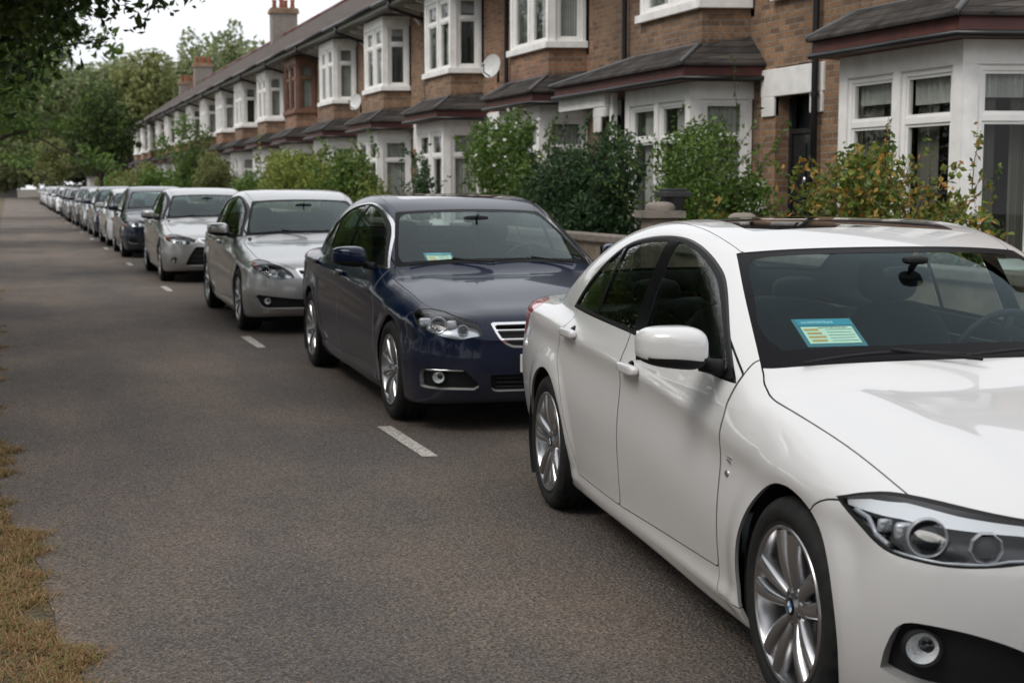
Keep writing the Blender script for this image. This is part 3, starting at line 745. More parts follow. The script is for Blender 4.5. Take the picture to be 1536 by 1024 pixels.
WHITE = dict(
 wb=2.86, hub=0.325, arch=0.362, flare=0.013, shr=0.10,
 plan=[(0.9,0.80),(0.5,0.866),(0,0.887),(-0.8,0.886),(-1.8,0.887),(-2.86,0.889),(-3.4,0.862),(-3.85,0.80)],
 section=[(-0.70,-0.075),(-0.58,-0.036),(-0.42,-0.010),(-0.28,-0.001),(-0.15,-0.012),(-0.07,-0.019),(0.0,-0.012),(0.08,-0.040),(0.16,-0.080),(0.26,-0.14)],
 crease=[(0.8,0.70),(0.2,0.715),(-0.4,0.735),(-1.0,0.79),(-1.5,0.83),(-2.4,0.88),(-3.0,0.92),(-3.8,0.93)],
 creased=0.006, crx=(-3.7,-0.55),
 deck=[(0.85,0.60),(0.72,0.70),(0.5,0.772),(0.2,0.842),(-0.1,0.895),(-0.4,0.938),(-0.8,0.97),(-1.4,0.985),(-2.2,1.0),(-2.9,1.015),(-3.3,1.02),(-3.6,1.01),(-3.9,0.97)],
 hoodc=0.05, hoodc4=0.06, dome=0.010,
 nose=[(0.15,0.68),(0.28,0.755),(0.42,0.79),(0.56,0.795),(0.68,0.765),(0.8,0.67)],
 nosep=(0.14,0.10,0.40), noser=0.07,
 tail=[(0.15,-3.70),(0.35,-3.79),(0.6,-3.84),(0.9,-3.80),(1.05,-3.74),(1.2,-3.62)],
 tailp=(0.10,0.45), tailr=0.08,
 bottom=[(0.9,0.20),(0.5,0.17),(-2,0.17),(-3.4,0.18),(-3.9,0.24)],
 belt=[(0,0.94),(-0.4,0.94),(-1.4,0.97),(-2.4,1.0),(-3.2,1.03)],
 cabw=[(0.2,0.80),(-0.4,0.848),(-1.2,0.862),(-2.2,0.858),(-2.9,0.80),(-3.5,0.70)],
 tumble=0.33, tumble2=0.30,
 roof=[(0.0,0.80),(-0.35,0.975),(-0.8,1.195),(-1.15,1.335),(-1.45,1.400),(-1.85,1.425),(-2.25,1.408),(-2.65,1.330),(-3.05,1.175),(-3.35,1.04),(-3.7,0.88)],
 roofc=0.045, wsc=0.30, rsc=0.25, cantr=0.10, joinr=0.03, spine=(-3.2,0.25),
 dlo=rounded([(-2.665,0.992,1),(-1.55,0.962),(-0.575,0.905,1),(-0.967,1.162),(-1.188,1.268),(-1.426,1.333),(-1.671,1.353),(-2.0,1.335),(-2.234,1.283),(-2.5,1.14)]),
 chw=0.006,
 pillars=[[(-1.59,1.40),(-1.70,1.40),(-1.64,0.93),(-1.50,0.93)],[(-2.165,1.35),(-2.19,1.35),(-2.205,0.95),(-2.175,0.95)]],
 ws=rounded([(-0.385,-0.3,1),(-0.385,0.60),(-0.395,0.735,1),(-0.80,0.650),(-1.115,0.572,1),(-1.125,0.3),(-1.125,-0.3,1)]),
 wsi=rounded([(-0.475,-0.3,1),(-0.475,0.55),(-0.505,0.650),(-0.62,0.665),(-0.80,0.620),(-1.00,0.568),(-1.065,0.50),(-1.075,0.3),(-1.075,-0.3,1)]),
 rs=rounded([(-2.62,-0.3,1),(-2.62,0.56,1),(-3.12,0.62,1),(-3.16,-0.3,1)]),
 lamp=rounded([(-0.588,0.712,1),(-0.442,0.740),(-0.288,0.744),(0.13,0.715),(0.40,0.675,1),(0.42,0.650),(0.33,0.628),(0.20,0.622),(0.076,0.610),(-0.051,0.604),(-0.179,0.608),(-0.314,0.620),(-0.445,0.662)]),
 brow=[(-0.54,0.717,0.705),(-0.44,0.733,0.708),(-0.288,0.737,0.712),(0.13,0.708,0.692),(0.38,0.674,0.668)],
 strips=[([(-0.50,0.700),(-0.43,0.690),(-0.385,0.650),(-0.31,0.630)],0.008,0.020),([(-0.29,0.622),(-0.10,0.612),(0.05,0.615),(0.12,0.627),(0.34,0.637)],0.005,0.012)],
 reflector=[(-0.36,0.690,0.022),(-0.27,0.688,0.028)],
 lenses=[(-0.165,0.672,0.052,'round'),(0.045,0.659,0.043,'hex')],
 fog=rounded([(-0.245,0.438),(-0.30,0.37),(-0.325,0.305,1),(-0.15,0.275),(0.10,0.262),(0.26,0.30,1),(0.20,0.385),(0.035,0.435),(-0.15,0.452)]),
 foglens=(-0.162,0.382,0.042),
 grille=rounded([(0.035,0.66,1),(0.25,0.655,1),(0.28,0.60),(0.23,0.50),(0.04,0.495,1)]), grw=0.02, bars=0,
 intake=rounded([(-0.3,0.40,1),(0.38,0.40,1),(0.44,0.30),(0.38,0.24,1),(-0.3,0.24,1)]),
 tlamp=rounded([(-3.27,0.950,1),(-3.40,0.86),(-3.50,0.775,1),(-4.0,0.775,1),(-4.0,0.97,1),(-3.4,0.975)]),
 hood=rounded([(-0.60,0.690),(-0.52,0.742),(-0.455,0.757),(-0.346,0.763),(0.083,0.745),(0.300,0.735),(0.443,0.728,1),(0.60,0.60),(0.70,0.40),(0.74,0.2),(0.75,-0.3,1),(-0.46,-0.3,1),(-0.52,0.45)]),
 doors=[rounded([(-0.585,0.935,1),(-0.563,0.82),(-0.568,0.677),(-0.556,0.50),(-0.556,0.30,1),(-1.683,0.262,1),(-1.683,0.695),(-1.665,0.93),(-1.66,1.1,1),(-0.9,1.1,1)],8),
        rounded([(-1.668,1.1,1),(-1.672,0.93),(-1.690,0.695),(-1.690,0.262,1),(-2.36,0.262,1),(-2.44,0.40),(-2.56,0.63),(-2.68,0.77),(-2.64,0.86),(-2.58,0.96),(-2.55,1.1,1)],8)],
 handles=[(-1.52,0.843),(-2.45,0.893)],
 wing=rounded([(-0.550,0.22,1),(-0.550,0.50),(-0.562,0.677),(-0.557,0.82),(-0.579,0.925,1),(-0.60,0.975,1),(-0.50,1.1,1),(0.70,1.1,1),(0.70,0.70,1),(0.290,0.706,1),(0.239,0.695),(0.180,0.665),(0.12,0.61,1),(0.05,0.55,1),(0.05,0.22,1)]),
 roofp=rounded([(-1.10,-0.3,1),(-1.13,0.3),(-1.205,0.552,1),(-1.5,0.575),(-2.2,0.570),(-2.50,0.52,1),(-2.62,-0.3,1)]),
 sunroof=rounded([(-1.40,-0.3,1),(-1.40,0.36),(-1.43,0.42),(-1.52,0.44),(-2.3,0.43),(-2.40,0.36),(-2.42,-0.3,1)]),
 mirror=(-0.70,0.995,1.018), platez=0.45, wiperx=-0.375, rvm=(-0.98,1.235), rim=0.236, track=0.884,
)

def mod(base, **k):
    d = dict(base); d.update(k); return d
NAVY = mod(WHITE, wb=2.92, chw=0.007, strips=[], creased=0.006, dome=0.004, chrometrim=True, lampdark=False,
 plan=[(0.9,0.80),(0.5,0.860),(0,0.880),(-0.8,0.886),(-1.8,0.890),(-2.92,0.886),(-3.4,0.862),(-3.9,0.80)],
 crease=[(0.8,0.66),(0.2,0.70),(-0.4,0.755),(-1.0,0.80),(-1.5,0.83),(-2.4,0.87),(-3.0,0.90),(-3.8,0.91)],
 roof=[(0.0,0.78),(-0.35,0.965),(-0.8,1.19),(-1.15,1.34),(-1.45,1.42),(-1.95,1.46),(-2.35,1.445),(-2.75,1.36),(-3.15,1.20),(-3.45,1.06),(-3.8,0.90)],
 nose=[(0.15,0.74),(0.28,0.80),(0.42,0.82),(0.56,0.81),(0.68,0.775),(0.8,0.68)],
 dlo=rounded([(-2.90,1.03,1),(-1.67,1.002),(-0.56,0.945,1),(-0.98,1.200),(-1.276,1.325),(-1.513,1.378),(-1.75,1.388),(-2.15,1.350),(-2.5,1.250)]),
 pillars=[[(-1.66,1.45),(-1.75,1.45),(-1.74,0.95),(-1.64,0.95)],[(-2.36,1.40),(-2.385,1.40),(-2.40,0.97),(-2.37,0.97)]],
 ws=rounded([(-0.40,-0.3,1),(-0.40,0.60),(-0.427,0.705,1),(-0.80,0.625),(-1.150,0.545,1),(-1.165,0.3),(-1.17,-0.3,1)]),
 wsi=rounded([(-0.46,-0.3,1),(-0.46,0.55),(-0.49,0.650),(-0.62,0.640),(-0.80,0.600),(-1.05,0.535),(-1.11,0.47),(-1.12,0.3),(-1.12,-0.3,1)]),
 rs=rounded([(-2.72,-0.3,1),(-2.72,0.54,1),(-3.22,0.60,1),(-3.26,-0.3,1)]),
 lamp=rounded([(-0.47,0.737,1),(-0.35,0.754),(-0.127,0.740),(0.188,0.690),(0.255,0.650),(0.292,0.605,1),(0.193,0.596),(0.135,0.583),(0.02,0.594),(-0.092,0.613),(-0.241,0.645),(-0.38,0.700)]),
 brow=[], lenses=[(-0.094,0.679,0.052,'round'),(0.125,0.650,0.034,'round')], reflector=[(0.0,0.70,0.03),(-0.27,0.705,0.035)],
 fog=rounded([(-0.235,0.387),(-0.19,0.414,1),(0.165,0.400,1),(0.26,0.31),(0.225,0.276,1),(-0.20,0.285),(-0.246,0.32)]), foglens=(-0.06,0.352,0.036), fogtrim=(-0.19,0.16,0.398),
 grille=rounded([(-0.3,0.690,1),(0.42,0.684,1),(0.385,0.600),(0.33,0.548),(0.23,0.532),(-0.3,0.530,1)]), grw=0.014, bars=2, barr=0.008,
 intake=rounded([(-0.3,0.375,1),(0.44,0.37,1),(0.42,0.275),(0.35,0.265,1),(-0.3,0.265,1)]),
 tlamp=rounded([(-3.30,0.95),(-3.45,0.80,1),(-4.0,0.80,1),(-4.0,0.97,1),(-3.5,0.975)]),
 hood=rounded([(-0.56,0.680),(-0.47,0.732),(-0.38,0.752),(0.0,0.745),(0.359,0.715),(0.55,0.60),(0.698,0.463,1),(0.73,0.42,1),(0.745,0.2),(0.75,-0.3,1),(-0.46,-0.3,1),(-0.50,0.45)]),
 doors=[rounded([(-0.57,0.97,1),(-0.54,0.85),(-0.535,0.677),(-0.50,0.50),(-0.49,0.30,1),(-1.745,0.262,1),(-1.745,0.695),(-1.725,0.95),(-1.70,1.12,1),(-0.9,1.12,1)],8),
        rounded([(-1.707,1.12,1),(-1.732,0.95),(-1.752,0.695),(-1.752,0.262,1),(-2.42,0.262,1),(-2.50,0.40),(-2.60,0.63),(-2.76,0.80),(-2.84,0.90),(-2.86,0.99),(-2.85,1.12,1)],8)],
 handles=[(-1.60,0.870),(-2.66,0.905)],
 wing=rounded([(-0.484,0.22,1),(-0.494,0.50),(-0.529,0.677),(-0.534,0.85),(-0.564,0.965,1),(-0.58,1.0,1),(-0.50,1.1,1),(0.70,1.1,1),(0.70,0.72,1),(0.330,0.730,1),(0.36,0.66),(0.385,0.570,1),(0.30,0.50,1),(0.05,0.50,1),(0.05,0.22,1)]),
 roofp=rounded([(-1.14,-0.3,1),(-1.17,0.3),(-1.245,0.530,1),(-1.5,0.555),(-2.2,0.555),(-2.58,0.50,1),(-2.72,-0.3,1)]),
 sunroof=rounded([(-1.50,-0.3,1),(-1.50,0.36),(-1.53,0.42),(-1.62,0.44),(-2.2,0.43),(-2.30,0.36),(-2.32,-0.3,1)]),
 mirror=(-0.74,0.985,1.03), wiperx=-0.39, rvm=(-1.02,1.275), rim=0.228, platez=0.44)
SILV = mod(NAVY, chrometrim=False, shr=0.12, dome=0.002,
 lamp=rounded([(-0.42,0.757,1),(-0.20,0.748),(0.114,0.702),(0.30,0.642),(0.372,0.583,1),(0.215,0.568),(0.08,0.580),(-0.02,0.613),(-0.183,0.665),(-0.33,0.705)]),
 lenses=[(-0.04,0.668,0.046,'round'),(0.20,0.622,0.045,'round')], reflector=[(0.08,0.66,0.025)], amber=(-0.30,0.722),
 grille=rounded([(-0.3,0.690,1),(0.40,0.675,1),(0.375,0.62),(0.31,0.548,1),(-0.3,0.535,1)]), grw=0.022, bars=3,
 fog=rounded([(-0.114,0.412),(-0.13,0.36),(-0.06,0.285),(0.03,0.272,1),(0.72,0.272,1),(0.72,0.365,1),(0.437,0.370)]), foglens=(0.03,0.350,0.032), fogtrim=None,
 rim=0.222, sunroof=rounded([(-5.50,-0.3,1),(-5.50,0.36,1),(-5.53,0.42,1)]))
SILV.pop('intake'); SILV.pop('fogtrim')
WEDGE = mod(SILV, crease=[(0.8,0.70),(0.2,0.74),(-0.4,0.78),(-1.0,0.81),(-1.5,0.84),(-2.4,0.88),(-3.0,0.91),(-3.8,0.92)], dome=0.010, shr=0.09,
 lamp=rounded([(-0.40,0.745,1),(-0.15,0.742),(0.12,0.712),(0.36,0.665,1),(0.34,0.610),(0.20,0.598),(0.0,0.608),(-0.22,0.650),(-0.33,0.69)]),
 lenses=[(0.0,0.662,0.040,'round'),(0.23,0.636,0.040,'round')], amber=(-0.28,0.708),
 grille=rounded([(-0.3,0.690,1),(0.36,0.690,1),(0.33,0.640),(0.22,0.58,1),(-0.3,0.56,1)]), bars=2,
 intake=rounded([(-0.3,0.545,1),(0.20,0.555,1),(0.40,0.56,1),(0.50,0.40),(0.56,0.27,1),(-0.3,0.27,1)]),
 fog=rounded([(-0.10,0.40,1),(-0.11,0.31,1),(0.0,0.30,1),(0.05,0.40,1)]), foglens=(-0.045,0.352,0.026))
HATCH = mod(SILV, wb=2.66,
 plan=[(0.9,0.79),(0.5,0.850),(0,0.872),(-0.8,0.880),(-1.8,0.884),(-2.66,0.880),(-3.1,0.855),(-3.5,0.80)],
 deck=[(0.85,0.66),(0.72,0.77),(0.5,0.85),(0.2,0.92),(-0.1,0.97),(-0.4,1.00),(-0.8,1.02),(-1.4,1.03),(-2.2,1.05),(-2.9,1.07),(-3.3,1.08),(-3.6,1.07)],
 crease=[(0.8,0.74),(0.2,0.78),(-0.4,0.81),(-1.0,0.84),(-1.5,0.86),(-2.4,0.90),(-3.0,0.93),(-3.8,0.95)],
 belt=[(0,0.98),(-0.4,0.98),(-1.4,1.01),(-2.4,1.04),(-3.2,1.07)],
 roof=[(0.05,0.82),(-0.32,1.03),(-0.8,1.28),(-1.15,1.44),(-1.45,1.52),(-1.95,1.56),(-2.45,1.545),(-2.9,1.48),(-3.15,1.38),(-3.35,1.20),(-3.5,1.0)],
 nose=[(0.15,0.70),(0.28,0.75),(0.42,0.77),(0.62,0.76),(0.75,0.72),(0.9,0.60)],
 tail=[(0.15,-3.35),(0.35,-3.44),(0.6,-3.48),(0.9,-3.46),(1.05,-3.42),(1.2,-3.36)], spine=(-2.95,0.2), bottom=[(0.9,0.20),(0.5,0.17),(-2,0.17),(-3.1,0.18),(-3.6,0.24)],
 dlo=rounded([(-3.02,1.10,1),(-1.67,1.05),(-0.52,0.99,1),(-0.98,1.27),(-1.276,1.41),(-1.513,1.465),(-1.9,1.485),(-2.4,1.46),(-2.85,1.36)]),
 pillars=[[(-1.58,1.55),(-1.68,1.55),(-1.67,0.95),(-1.57,0.95)],[(-2.36,1.50),(-2.42,1.50),(-2.45,0.97),(-2.39,0.97)]],
 rs=rounded([(-3.05,-0.3,1),(-3.05,0.50,1),(-3.40,0.58,1),(-3.42,-0.3,1)]),
 tlamp=rounded([(-3.18,1.05),(-3.15,0.85,1),(-4.0,0.82,1),(-4.0,1.08,1)]),
 lamp=rounded([(-0.42,0.850,1),(-0.20,0.850),(0.10,0.815),(0.30,0.76,1),(0.30,0.690),(0.10,0.675),(-0.08,0.69),(-0.30,0.76)]),
 lenses=[(0.04,0.748,0.050,'round')], reflector=[(-0.15,0.765,0.045),(0.2,0.73,0.03)],
 grille=rounded([(-0.3,0.76,1),(0.42,0.75,1),(0.40,0.68),(0.34,0.64,1),(-0.3,0.63,1)]), platez=0.54,
 intake=rounded([(-0.3,0.44,1),(0.44,0.43,1),(0.50,0.32),(0.42,0.27,1),(-0.3,0.27,1)]),
 fog=rounded([(-0.16,0.42),(-0.18,0.36),(-0.08,0.32,1),(0.10,0.32),(0.10,0.42)]), foglens=(-0.05,0.37,0.035),
 hood=rounded([(-0.54,0.680),(-0.44,0.732),(-0.34,0.75),(0.0,0.745),(0.359,0.70),(0.52,0.60),(0.64,0.45,1),(0.68,0.2),(0.68,-0.3,1),(-0.46,-0.3,1),(-0.50,0.45)]),
 doors=[rounded([(-0.53,1.01,1),(-0.50,0.85),(-0.50,0.677),(-0.47,0.50),(-0.46,0.30,1),(-1.66,0.262,1),(-1.66,0.695),(-1.645,1.0),(-1.63,1.2,1),(-0.9,1.2,1)],8),
        rounded([(-1.637,1.2,1),(-1.652,1.0),(-1.667,0.695),(-1.667,0.262,1),(-2.18,0.262,1),(-2.25,0.40),(-2.35,0.63),(-2.46,0.80),(-2.50,0.90),(-2.50,1.0),(-2.50,1.2,1)],8)],
 handles=[(-1.52,0.93),(-2.34,0.955)],
 wing=rounded([(-0.454,0.22,1),(-0.464,0.50),(-0.494,0.677),(-0.494,0.85),(-0.524,1.0,1),(-0.54,1.04,1),(-0.50,1.1,1),(0.60,1.1,1),(0.60,0.84,1),(0.28,0.83,1),(0.30,0.70),(0.36,0.570,1),(0.30,0.50,1),(0.05,0.50,1),(0.05,0.22,1)]),
 mirror=(-0.70,0.985,1.08), dashz=0.05, rvm=(-1.02,1.33))

# ------------------------------------------------------------------ the parked cars
random.seed(5)
PW = paint('paint_white', (0.585, 0.58, 0.575), 0.0, 0.35)
PN = paint('paint_navy', (0.0003, 0.0045, 0.020), 0.0, 0.3, 0.6)
PS = paint('paint_silver', (0.40, 0.40, 0.395), 0.85, 0.34)
PG = paint('paint_graphite', (0.012, 0.016, 0.026), 0.3, 0.32)
PL = paint('paint_pale_silver', (0.46, 0.465, 0.47), 0.7, 0.36)
PB = paint('paint_dark_blue', (0.003, 0.010, 0.032), 0.4, 0.3)
PK = paint('paint_black', (0.010, 0.010, 0.012), 0.2, 0.3)
PWF = paint('paint_soft_white', (0.62, 0.62, 0.61), 0.0, 0.4)
ROW = 'cars parked nose to tail along the kerb'
def place_car(o, x, y, yaw, k, label, cat='car'):
    o.location = (x, y, 0); o.rotation_euler = (0, 0, R(yaw - 90)); o.scale = k
    tag(o, label, cat, ROW)
hero, sh_w = build_car(WHITE, 'parked_car', PW, 0, 'double5')
place_car(hero, 2.975, 3.583, -6.1, (1, 1, 1), 'white saloon with sunroof and silver twin-spoke alloys, nearest in the kerbside row')
navy, sh_n = build_car(NAVY, 'parked_car', PN, 1, 'multi10')
place_car(navy, 3.256, 9.385, -1.2, (1.04, 1.04, 1.025), 'dark navy blue saloon with chrome-barred grille, parked right behind the white saloon')
s1, sh_s = build_car(SILV, 'parked_car', PS, 1, 'multi10')
place_car(s1, 3.183, 15.86, -1.0, (1.06, 1.04, 1.04), 'silver saloon with amber-cornered headlights, directly behind the navy saloon')
s2, _ = build_car(WEDGE, 'parked_car', PS, 1, 'seven', 150, 100)
place_car(s2, 3.16, 24.6, -0.6, (1.06, 1.04, 1.05), 'silver saloon with large dark trapezoid intake, second silver car behind the navy one')
hb, _ = build_car(HATCH, 'parked_car', PG, 2, 'seven')
place_car(hb, 3.13, 33.3, -0.5, (1.1, 1.04, 1.0), 'slate grey tall hatchback with bright headlights, behind the silver car with dark intake', 'car')
def recolour(o, old, new):
    for ch in o.children:
        if ch.type == 'MESH':
            for sl_ in ch.material_slots:
                if sl_.material == old: sl_.link = 'OBJECT'; sl_.material = new
        recolour(ch, old, new)
sf, _ = build_car(SILV, 'parked_car', PS, 2, 'seven')
place_car(sf, 3.2, 53.4, -0.5, (1.05, 1.04, 1.03), 'silver saloon just behind the far dark blue hatchback')
far = [
 (39.6, sf, PWF, 'white saloon mostly hidden between the slate grey and dark blue hatchbacks'),
 (46.6, hb, PB, 'dark blue hatchback standing beyond the slate grey one'),
 (60.2, hb, PK, 'black hatchback, seventh car behind the navy saloon'),
 (66.8, sf, PG, 'slate grey saloon, eighth car behind the navy saloon'),
 (73.4, sf, PK, 'black saloon, ninth car behind the navy saloon'),
 (80.0, hb, PG, 'slate grey hatchback, tenth car behind the navy saloon'),
 (86.6, sf, PWF, 'white saloon in the far half of the row, eleventh behind the navy one'),
 (93.2, hb, PK, 'black hatchback, twelfth car behind the navy saloon'),
 (99.8, sf, PS, 'silver saloon, thirteenth car behind the navy saloon'),
 (106.4, hb, PL, 'pale silver hatchback, fourteenth car behind the navy saloon'),
 (113.0, sf, PB, 'dark blue saloon, fifth from the far end of the row'),
 (119.6, hb, PWF, 'white hatchback, fourth from the far end of the row'),
 (126.2, sf, PL, 'pale silver saloon, third from the far end of the row'),
 (132.8, hb, PS, 'silver hatchback, second from the far end of the row'),
 (139.4, sf, PK, 'black saloon at the far end of the parked row')]
for y, src, pm, lab in far:
    c_ = copy_tree(src); recolour(c_, PG if src is hb else PS, pm)
    place_car(c_, 3.17 + random.uniform(-0.06, 0.06), y, random.uniform(-1.2, 0.4), tuple(src.scale), lab)

# parking permits lying on the dashboards, seen through the windscreens
def permit(car, sh, x0, x1, y0, y1, lift, label):
    """card on the dash top; local frame of the car"""
    Mw = Matrix.LocRotScale(car.location, car.rotation_euler, car.scale)
    zb, zt = lift
    A = np.array([x0, y0, zb]); 
    P00, P10, P01 = Vector((x1, y0, zb)), Vector((x1, y1, zb)), Vector((x0, y0, zt))      # bottom left / bottom right (towards the nose), top left
    ex = (P10 - P00); ey = (P01 - P00); n = ex.cross(ey).normalized()
    if n.z < 0: n = -n
    rt = empty('parking_permit', Mw @ P00); tag(rt, label, 'parking permit', 'parking permits on the dashboards')
    base = Mw @ P00
    def q(u, v, h): return tuple((Mw @ (P00 + ex * u + ey * v + n * h)) - base)
    def rect(mb, u0, u1, v0, v1, h, mi=0, t=0.0012):
        mb.prism([q(u0, v0, h), q(u1, v0, h), q(u1, v1, h), q(u0, v1, h)], tuple((Mw.to_3x3() @ n) * t), mi)
    m = MB(); rect(m, 0, 1, 0, 1, 0.0); m.build('wallet', pmat('permit_wallet', (0.03, 0.16, 0.20), 0.3), rt)
    m = MB(); rect(m, 0.07, 0.93, 0.10, 0.70, 0.0016); m.build('paper', pmat('permit_paper', (0.66, 0.80, 0.62), 0.7), rt)
    m = MB(); rect(m, 0.05, 0.97, 0.74, 0.97, 0.0016); m.build('header', pmat('permit_header', (0.01, 0.26, 0.36), 0.5), rt)
    m = MB()
    for k, (a, b) in enumerate(((0.10, 0.34), (0.12, 0.36), (0.11, 0.40), (0.13, 0.38))): rect(m, a, b, 0.60 - 0.13 * k - 0.045, 0.60 - 0.13 * k + 0.02, 0.0032, 0, 0.0006)
    m.build('stamp_lines', pmat('permit_orange', (0.62, 0.34, 0.08), 0.6), rt)
    m = MB(); rg = random.Random(3)
    for k in range(5):
        v = 0.58 - 0.10 * k; rect(m, 0.46, 0.90 - 0.03 * (k % 2), v, v + 0.012, 0.0032, 0, 0.0005)
    u = 0.13
    for k in range(15):                                   # illegible small lettering in the blue header
        w = rg.uniform(0.016, 0.034); rect(m, u, u + w, 0.80 + rg.uniform(0, 0.02), 0.89 + rg.uniform(-0.02, 0.01), 0.0034, 1, 0.0005); u += w + 0.012
    for k in range(12):
        rect(m, 0.36 + 0.042 * k, 0.385 + 0.042 * k, 0.63 + rg.uniform(0, 0.02), 0.66 + rg.uniform(0, 0.02), 0.0034, 0, 0.0005)
    m.build('print', [pmat('print_grey', (0.10, 0.13, 0.12), 0.7), pmat('print_pale', (0.35, 0.62, 0.66), 0.6)], rt)
permit(hero, sh_w, -0.80, -0.65, -0.53, -0.31, (1.012, 1.092), 'blue-topped parking permit with orange stamp in the white saloon windscreen')
permit(navy, sh_n, -0.76, -0.64, -0.46, -0.26, (0.985, 1.045), 'small pale parking permit behind the windscreen of the navy saloon')
# small badges on the white wing
m = MB()
yy = surf_y(sh_w, -0.475, 0.665) + 0.0015
for z0, x0, L_ in ((0.678, -0.50, 0.040), (0.668, -0.505, 0.030), (0.662, -0.487, 0.020)): m.prism([(x0, -yy, z0), (x0 + L_, -yy, z0 - 0.002), (x0 + L_, -yy, z0 + 0.003), (x0, -yy, z0 + 0.005)], (0, -0.002, 0))
m.build('wing_badge', CHROME, hero)
m = MB(); V, F = superblob((-0.50, -surf_y(sh_w, -0.50, 0.625), 0.625), (0.017, 0.006, 0.013), 2.3); m.add(V, F, 0, True); m.build('side_repeater', CHROME, hero, fix=False)

# ------------------------------------------------------------------ ground
def tex_ground(name, c1, c2, sc1, c3=None, speck=0.0, bump=0.4, bsc=220.0, rough=0.9):
    m, t, b = new_mat(name); N = t.nodes.new; Lk = t.links.new
    c = N('ShaderNodeTexCoord')
    n1 = N('ShaderNodeTexNoise'); n1.inputs['Scale'].default_value = sc1; n1.inputs['Detail'].default_value = 8; Lk(c.outputs['Object'], n1.inputs[0])
    r = N('ShaderNodeValToRGB'); r.color_ramp.elements[0].position = 0.35; r.color_ramp.elements[1].position = 0.65
    r.color_ramp.elements[0].color = (*c1, 1); r.color_ramp.elements[1].color = (*c2, 1); Lk(n1.outputs[0], r.inputs[0])
    n2 = N('ShaderNodeTexNoise'); n2.inputs['Scale'].default_value = bsc; n2.inputs['Detail'].default_value = 4; n2.inputs['Roughness'].default_value = 0.8; Lk(c.outputs['Object'], n2.inputs[0])
    r2 = N('ShaderNodeMapRange'); r2.inputs[1].default_value = 0.36; r2.inputs[2].default_value = 0.64; r2.inputs[3].default_value = 0.35; r2.inputs[4].default_value = 1.75; Lk(n2.outputs[0], r2.inputs[0])
    x = N('ShaderNodeVectorMath'); x.operation = 'SCALE'; Lk(r.outputs[0], x.inputs[0]); Lk(r2.outputs[0], x.inputs['Scale']); last = x.outputs[0]
    v = N('ShaderNodeTexVoronoi'); v.inputs['Scale'].default_value = 82.0; Lk(c.outputs['Object'], v.inputs[0])
    if speck:
        # every chipping its own shade; broad worn and patched areas; darker bays: oily stains, with the cars' contact shade painted in
        sc_ = N('ShaderNodeSeparateXYZ'); Lk(v.outputs['Color'], sc_.inputs[0]); rc = N('ShaderNodeMapRange'); rc.inputs[3].default_value = 0.62; rc.inputs[4].default_value = 1.38; Lk(sc_.outputs[1], rc.inputs[0])
        x2 = N('ShaderNodeVectorMath'); x2.operation = 'SCALE'; Lk(last, x2.inputs[0]); Lk(rc.outputs[0], x2.inputs['Scale'])
        mpg = N('ShaderNodeMapping'); mpg.inputs['Scale'].default_value = (0.9, 0.22, 1); Lk(c.outputs['Object'], mpg.inputs[0])
        n5 = N('ShaderNodeTexNoise'); n5.inputs['Scale'].default_value = 1.3; n5.inputs['Detail'].default_value = 6; n5.inputs['Roughness'].default_value = 0.6; Lk(mpg.outputs[0], n5.inputs[0])
        r5 = N('ShaderNodeValToRGB'); r5.color_ramp.elements[0].position = 0.38; r5.color_ramp.elements[1].position = 0.62; r5.color_ramp.elements[0].color = (0.80, 0.81, 0.84, 1); r5.color_ramp.elements[1].color = (1.16, 1.09, 1.02, 1); Lk(n5.outputs[0], r5.inputs[0])
        x3 = N('ShaderNodeVectorMath'); x3.operation = 'MULTIPLY'; Lk(x2.outputs[0], x3.inputs[0]); Lk(r5.outputs[0], x3.inputs[1])
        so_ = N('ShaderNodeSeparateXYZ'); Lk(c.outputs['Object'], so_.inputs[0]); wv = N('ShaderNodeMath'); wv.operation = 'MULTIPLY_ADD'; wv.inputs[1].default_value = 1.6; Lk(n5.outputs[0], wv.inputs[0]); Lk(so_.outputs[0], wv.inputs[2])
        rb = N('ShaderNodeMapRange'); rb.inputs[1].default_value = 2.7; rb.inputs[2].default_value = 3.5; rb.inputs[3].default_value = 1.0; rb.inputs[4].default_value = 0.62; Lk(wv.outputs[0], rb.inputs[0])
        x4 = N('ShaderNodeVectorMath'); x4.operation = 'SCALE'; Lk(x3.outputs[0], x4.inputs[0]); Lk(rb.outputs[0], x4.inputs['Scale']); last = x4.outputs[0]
    if speck:
        # pale and rust-coloured chippings
        r3 = N('ShaderNodeMath'); r3.operation = 'LESS_THAN'; r3.inputs[1].default_value = 0.22; Lk(v.outputs['Distance'], r3.inputs[0])
        sx = N('ShaderNodeSeparateXYZ'); Lk(v.outputs['Color'], sx.inputs[0])
        g = N('ShaderNodeMath'); g.operation = 'GREATER_THAN'; g.inputs[1].default_value = 0.78; Lk(sx.outputs[0], g.inputs[0])
        mu = N('ShaderNodeMath'); mu.operation = 'MULTIPLY'; Lk(r3.outputs[0], mu.inputs[0]); Lk(g.outputs[0], mu.inputs[1])
        mu2 = N('ShaderNodeMath'); mu2.operation = 'MULTIPLY'; mu2.inputs[1].default_value = speck; Lk(mu.outputs[0], mu2.inputs[0])
        mx = N('ShaderNodeMixRGB'); mx.inputs[2].default_value = (0.36, 0.30, 0.24, 1); Lk(mu2.outputs[0], mx.inputs[0]); Lk(last, mx.inputs[1]); last = mx.outputs[0]
    Lk(last, b.inputs['Base Color']); b.inputs['Roughness'].default_value = rough
    ad = N('ShaderNodeMath'); ad.operation = 'ADD'; Lk(n2.outputs[0], ad.inputs[0]); Lk(v.outputs['Distance'], ad.inputs[1])
